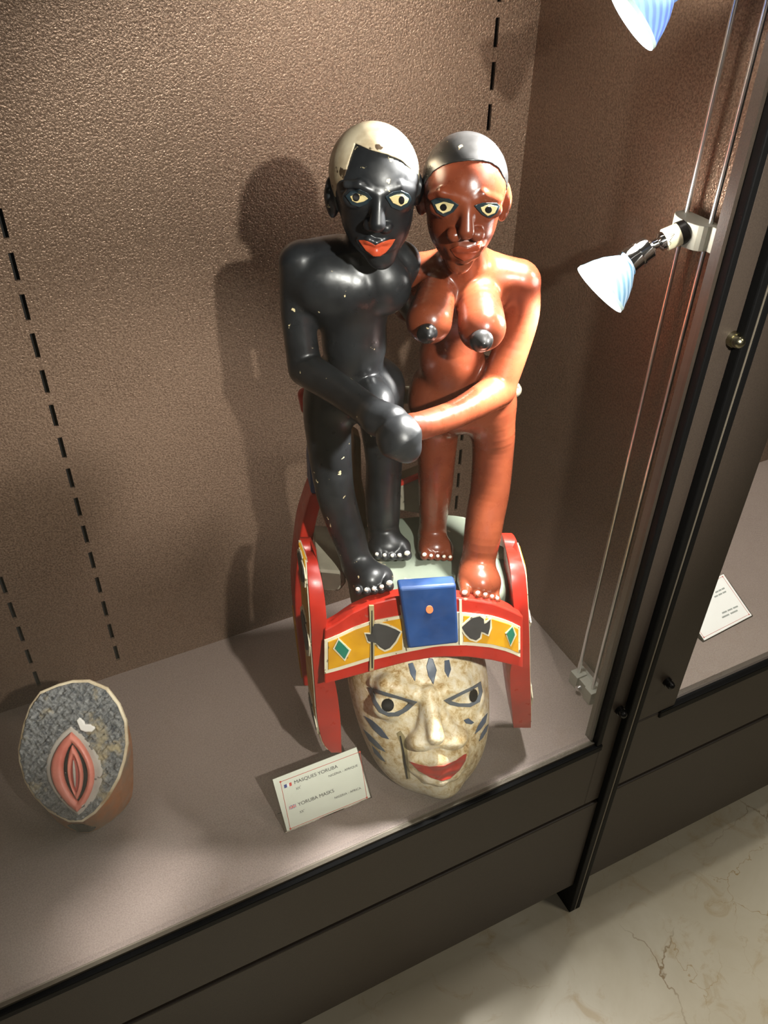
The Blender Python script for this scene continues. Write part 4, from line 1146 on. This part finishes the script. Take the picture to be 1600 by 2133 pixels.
# ------------------------------------------------------------------ caption card in a clear holder
class Card:
    def __init__(s, BL, BR, TLc):
        s.o = np.array(BL); s.x = np.array(BR)-s.o; s.w = np.linalg.norm(s.x); s.x /= s.w
        u_ = np.array(TLc)-s.o; u_ -= s.x*(u_@s.x); s.h = np.linalg.norm(u_); s.y = u_/s.h; s.n = np.cross(s.x, s.y)
    def px(s, u, v, off=0.0):
        d = ray_w(u, v); p0 = s.o+s.n*off; k = ((p0-CAM)@s.n)/(d@s.n); q = CAM+k*d-s.o
        return q@s.x, q@s.y
    def pt(s, a, b_, off=0.0): return s.o+s.x*a+s.y*b_+s.n*off
def card_poly(card, name, ab, off, mat, parent, thick=.0006):
    bm = bmesh.new(); A = [bm.verts.new(tuple((card.pt(a, b_, off)-card.root)*U)) for a, b_ in ab]; B = [bm.verts.new(tuple((card.pt(a, b_, off-thick)-card.root)*U)) for a, b_ in ab]
    bm.faces.new(A); bm.faces.new(B[::-1]); n = len(A)
    for i in range(n): bm.faces.new((A[i], B[i], B[(i+1) % n], A[(i+1) % n]))
    return bm_obj(name, bm, mat, parent)
def card_text(card, text, p0, p1, capheight, mat, parent, off=.0022):
    a0, b0 = card.px(*p0); a1, b1 = card.px(*p1)
    cu = bpy.data.curves.new('t', 'FONT'); cu.body = text; cu.size = 1.0
    to = bpy.data.objects.new('t', cu); col.objects.link(to)
    dg = bpy.context.evaluated_depsgraph_get()
    me = bpy.data.meshes.new_from_object(to.evaluated_get(dg))
    bpy.data.objects.remove(to)
    co = np.zeros(len(me.vertices)*3); me.vertices.foreach_get('co', co); co = co.reshape(-1, 3)
    x0, x1 = co[:, 0].min(), co[:, 0].max(); ln = math.hypot(a1-a0, b1-b0); ex = np.array([a1-a0, b1-b0])/ln; ey = np.array([-ex[1], ex[0]])
    sx = ln/(x1-x0); sy = capheight/0.70
    out = []
    for x, y, z in co:
        ab = np.array([a0, b0])+ex*(x-x0)*sx+ey*y*sy
        out.append((card.pt(ab[0], ab[1], off)-card.root)*U)
    me.vertices.foreach_set('co', np.array(out).ravel()); me.materials.clear(); me.materials.append(mat); me.update()
    me.name = 'lettering'
    return link(bpy.data.objects.new('lettering', me), parent)
def holder(card, parent, leg_len):
    m_ = .006
    sheet = card_poly(card, 'acrylic_sheet', [(-m_, -m_*.0), (card.w+m_, 0), (card.w+m_, card.h+m_), (-m_, card.h+m_)], -.0015, MAT['acrylic'], parent, .006)
    # foot sheet folded back along the shelf
    a, b_ = card.pt(-m_, 0, -.004), card.pt(card.w+m_, 0, -.004); back = np.array([card.y[0], card.y[1], 0]); back /= np.linalg.norm(back)
    bm = bmesh.new(); q = [a, b_, b_+back*leg_len, a+back*leg_len]
    top = [bm.verts.new(tuple((np.array([x[0], x[1], .006])-card.root)*U)) for x in q]; bot = [bm.verts.new(tuple((np.array([x[0], x[1], .0005])-card.root)*U)) for x in q]
    bm.faces.new(top); bm.faces.new(bot[::-1])
    for i in range(4): bm.faces.new((top[i], bot[i], bot[(i+1) % 4], top[(i+1) % 4]))
    bm_obj('acrylic_foot', bm, MAT['acrylic'], parent)
def c5(x, y): return (540+x/6.154, 1520+y/6.154)
BLw, BRw = on_plane(*c5(362, 1318), 2, .004), on_plane(*c5(1428, 880), 2, .004)
TLw = on_plane(*c5(195, 628), 2, .135)
cd1 = Card(BLw, BRw, TLw); cd1.root = cd1.pt(cd1.w/2, 0); cd1.root[2] = 0
card1 = empty('caption_card', cd1.root*U, 0, 'cream caption card with French and British flags standing in a clear holder before the mask', 'caption card')
paper = card_poly(cd1, 'paper_card', [(.0, .004), (cd1.w, .004), (cd1.w, cd1.h), (0, cd1.h)], .0012, MAT['card'], card1, .002)
holder(cd1, card1, .07)
def frame_lines(card, c, wd, paper_, mat, conv):
    ab = [card.px(*conv(*p)) for p in c]
    for (a0, b0), (a1, b1) in zip(ab, ab[1:]+ab[:1]):
        e = np.array([a1-a0, b1-b0]); e /= np.linalg.norm(e); n_ = np.array([-e[1], e[0]])*wd/2
        card_poly(card, 'border_line', [(a0+n_[0], b0+n_[1]), (a0-n_[0], b0-n_[1]), (a1-n_[0], b1-n_[1]), (a1+n_[0], b1+n_[1])], .0020, mat, paper_)
    for a0, b0 in ab:
        k = wd*1.9; card_poly(card, 'border_corner', [(a0-k, b0-k), (a0+k, b0-k), (a0+k, b0+k), (a0-k, b0+k)], .0022, mat, paper_)
frame_lines(cd1, [(270, 668), (1288, 282), (1378, 868), (398, 1268)], .0014, paper, MAT['red_ink'], c5)
card_text(cd1, 'MASQUES YORUBA', c5(455, 694), c5(1008, 484), .0105, MAT['ink'], paper)
card_text(cd1, 'NIGÉRIA - AFRIQUE', c5(892, 608), c5(1262, 466), .0068, MAT['ink'], paper)
card_text(cd1, 'XXᵉ', c5(474, 772), c5(540, 744), .0075, MAT['ink'], paper)
card_text(cd1, 'YORUBA MASKS', c5(500, 978), c5(960, 796), .0105, MAT['ink'], paper)
card_text(cd1, 'NIGERIA - AFRICA', c5(970, 886), c5(1305, 756), .0068, MAT['ink'], paper)
card_text(cd1, 'XXᵉ', c5(520, 1072), c5(586, 1046), .0075, MAT['ink'], paper)
def quad(card, nm, pts, mat, off): return card_poly(card, nm, [card.px(*c5(*p)) for p in pts], off, mat, paper)
quad(cd1, 'flag_stripe', [(314, 708), (350, 694), (358, 736), (322, 750)], MAT['flag_blue'], .0022)
quad(cd1, 'flag_stripe', [(350, 694), (380, 683), (388, 724), (358, 736)], MAT['flag_white'], .0022)
quad(cd1, 'flag_stripe', [(380, 683), (410, 671), (418, 712), (388, 724)], MAT['flag_red'], .0022)
uk = [(380, 982), (466, 948), (474, 990), (388, 1024)]
quad(cd1, 'flag_field', uk, MAT['flag_blue'], .0022)
def ukp(a, b_): 
    p = np.array(uk, float); return tuple((p[0]*(1-a)+p[1]*a)*(1-b_)+(p[3]*(1-a)+p[2]*a)*b_)
def uk_bar(a0, b0, a1, b1, wd, mat, off):
    e = np.array([(a1-a0)*2, b1-b0]); e /= np.linalg.norm(e); n_ = np.array([-e[1]/2, e[0]])*wd/2
    quad(cd1, 'flag_bar', [ukp(a0+n_[0], b0+n_[1]), ukp(a0-n_[0], b0-n_[1]), ukp(a1-n_[0], b1-n_[1]), ukp(a1+n_[0], b1+n_[1])], mat, off)
for a0, b0, a1, b1 in ((.04, .06, .96, .94), (.04, .94, .96, .06)):
    uk_bar(a0, b0, a1, b1, .22, MAT['flag_white'], .0024); uk_bar(a0, b0, a1, b1, .10, MAT['flag_red'], .0026)
for a0, b0, a1, b1 in ((0, .5, 1, .5), (.5, 0, .5, 1)):
    uk_bar(a0, b0, a1, b1, .36, MAT['flag_white'], .0028); uk_bar(a0, b0, a1, b1, .20, MAT['flag_red'], .0030)

# caption card in the neighbouring case, partly behind its stile
BL2, BR2 = on_plane(1468, 1336, 2, .004), on_plane(1567, 1284, 2, .004)
TR2 = on_plane(1507, 1196, 2, .09)
cd2 = Card(BL2, BR2, BL2+(TR2-BR2)); cd2.root = cd2.pt(cd2.w/2, 0); cd2.root[2] = 0
card2 = empty('caption_card', cd2.root*U, 0, 'brightly lit white caption card at the right edge in the neighbouring case', 'caption card')
paper2 = card_poly(cd2, 'paper_card', [(0, .004), (cd2.w, .004), (cd2.w, cd2.h), (0, cd2.h)], .0012, MAT['flag_white'], card2, .002)
holder(cd2, card2, .07)
def c9(x, y): return (1440+x/10, 1180+y/10)
def bars(p0, p1, wd, n):
    a0 = np.array(cd2.px(*c9(*p0))); a1 = np.array(cd2.px(*c9(*p1))); e = (a1-a0)/np.linalg.norm(a1-a0); nn = np.array([-e[1], e[0]])*wd/2
    fs = np.linspace(0, 1, n+1)
    for i in range(n):
        s_, t_ = a0+(a1-a0)*fs[i], a0+(a1-a0)*(fs[i+1]-.18/n)
        card_poly(cd2, 'printed_word', [s_+nn, s_-nn, t_-nn, t_+nn], .0022, MAT['print_grey'], paper2)
MAT['print_grey'] = plain('faded_print', srgb(150, 155, 150), 0.7)
bars((500, 545), (700, 445), .006, 3); bars((480, 640), (735, 515), .006, 3)
bars((640, 975), (985, 820), .006, 3); bars((640, 1068), (990, 902), .006, 2)
frame_lines(cd2, [(650, 212), (1200, 1000), (260, 1480), (-290, 692)], .0012, paper2, MAT['red_ink'], c9)
# spotlight of the neighbouring case, mounted under its canopy out of the picture
spot('neighbour_canopy_spot', (0.75, 0.25, 2.8), (0.7, 0.4, 0.0), 75.0, 60, 0.6, HALO, 0.02)
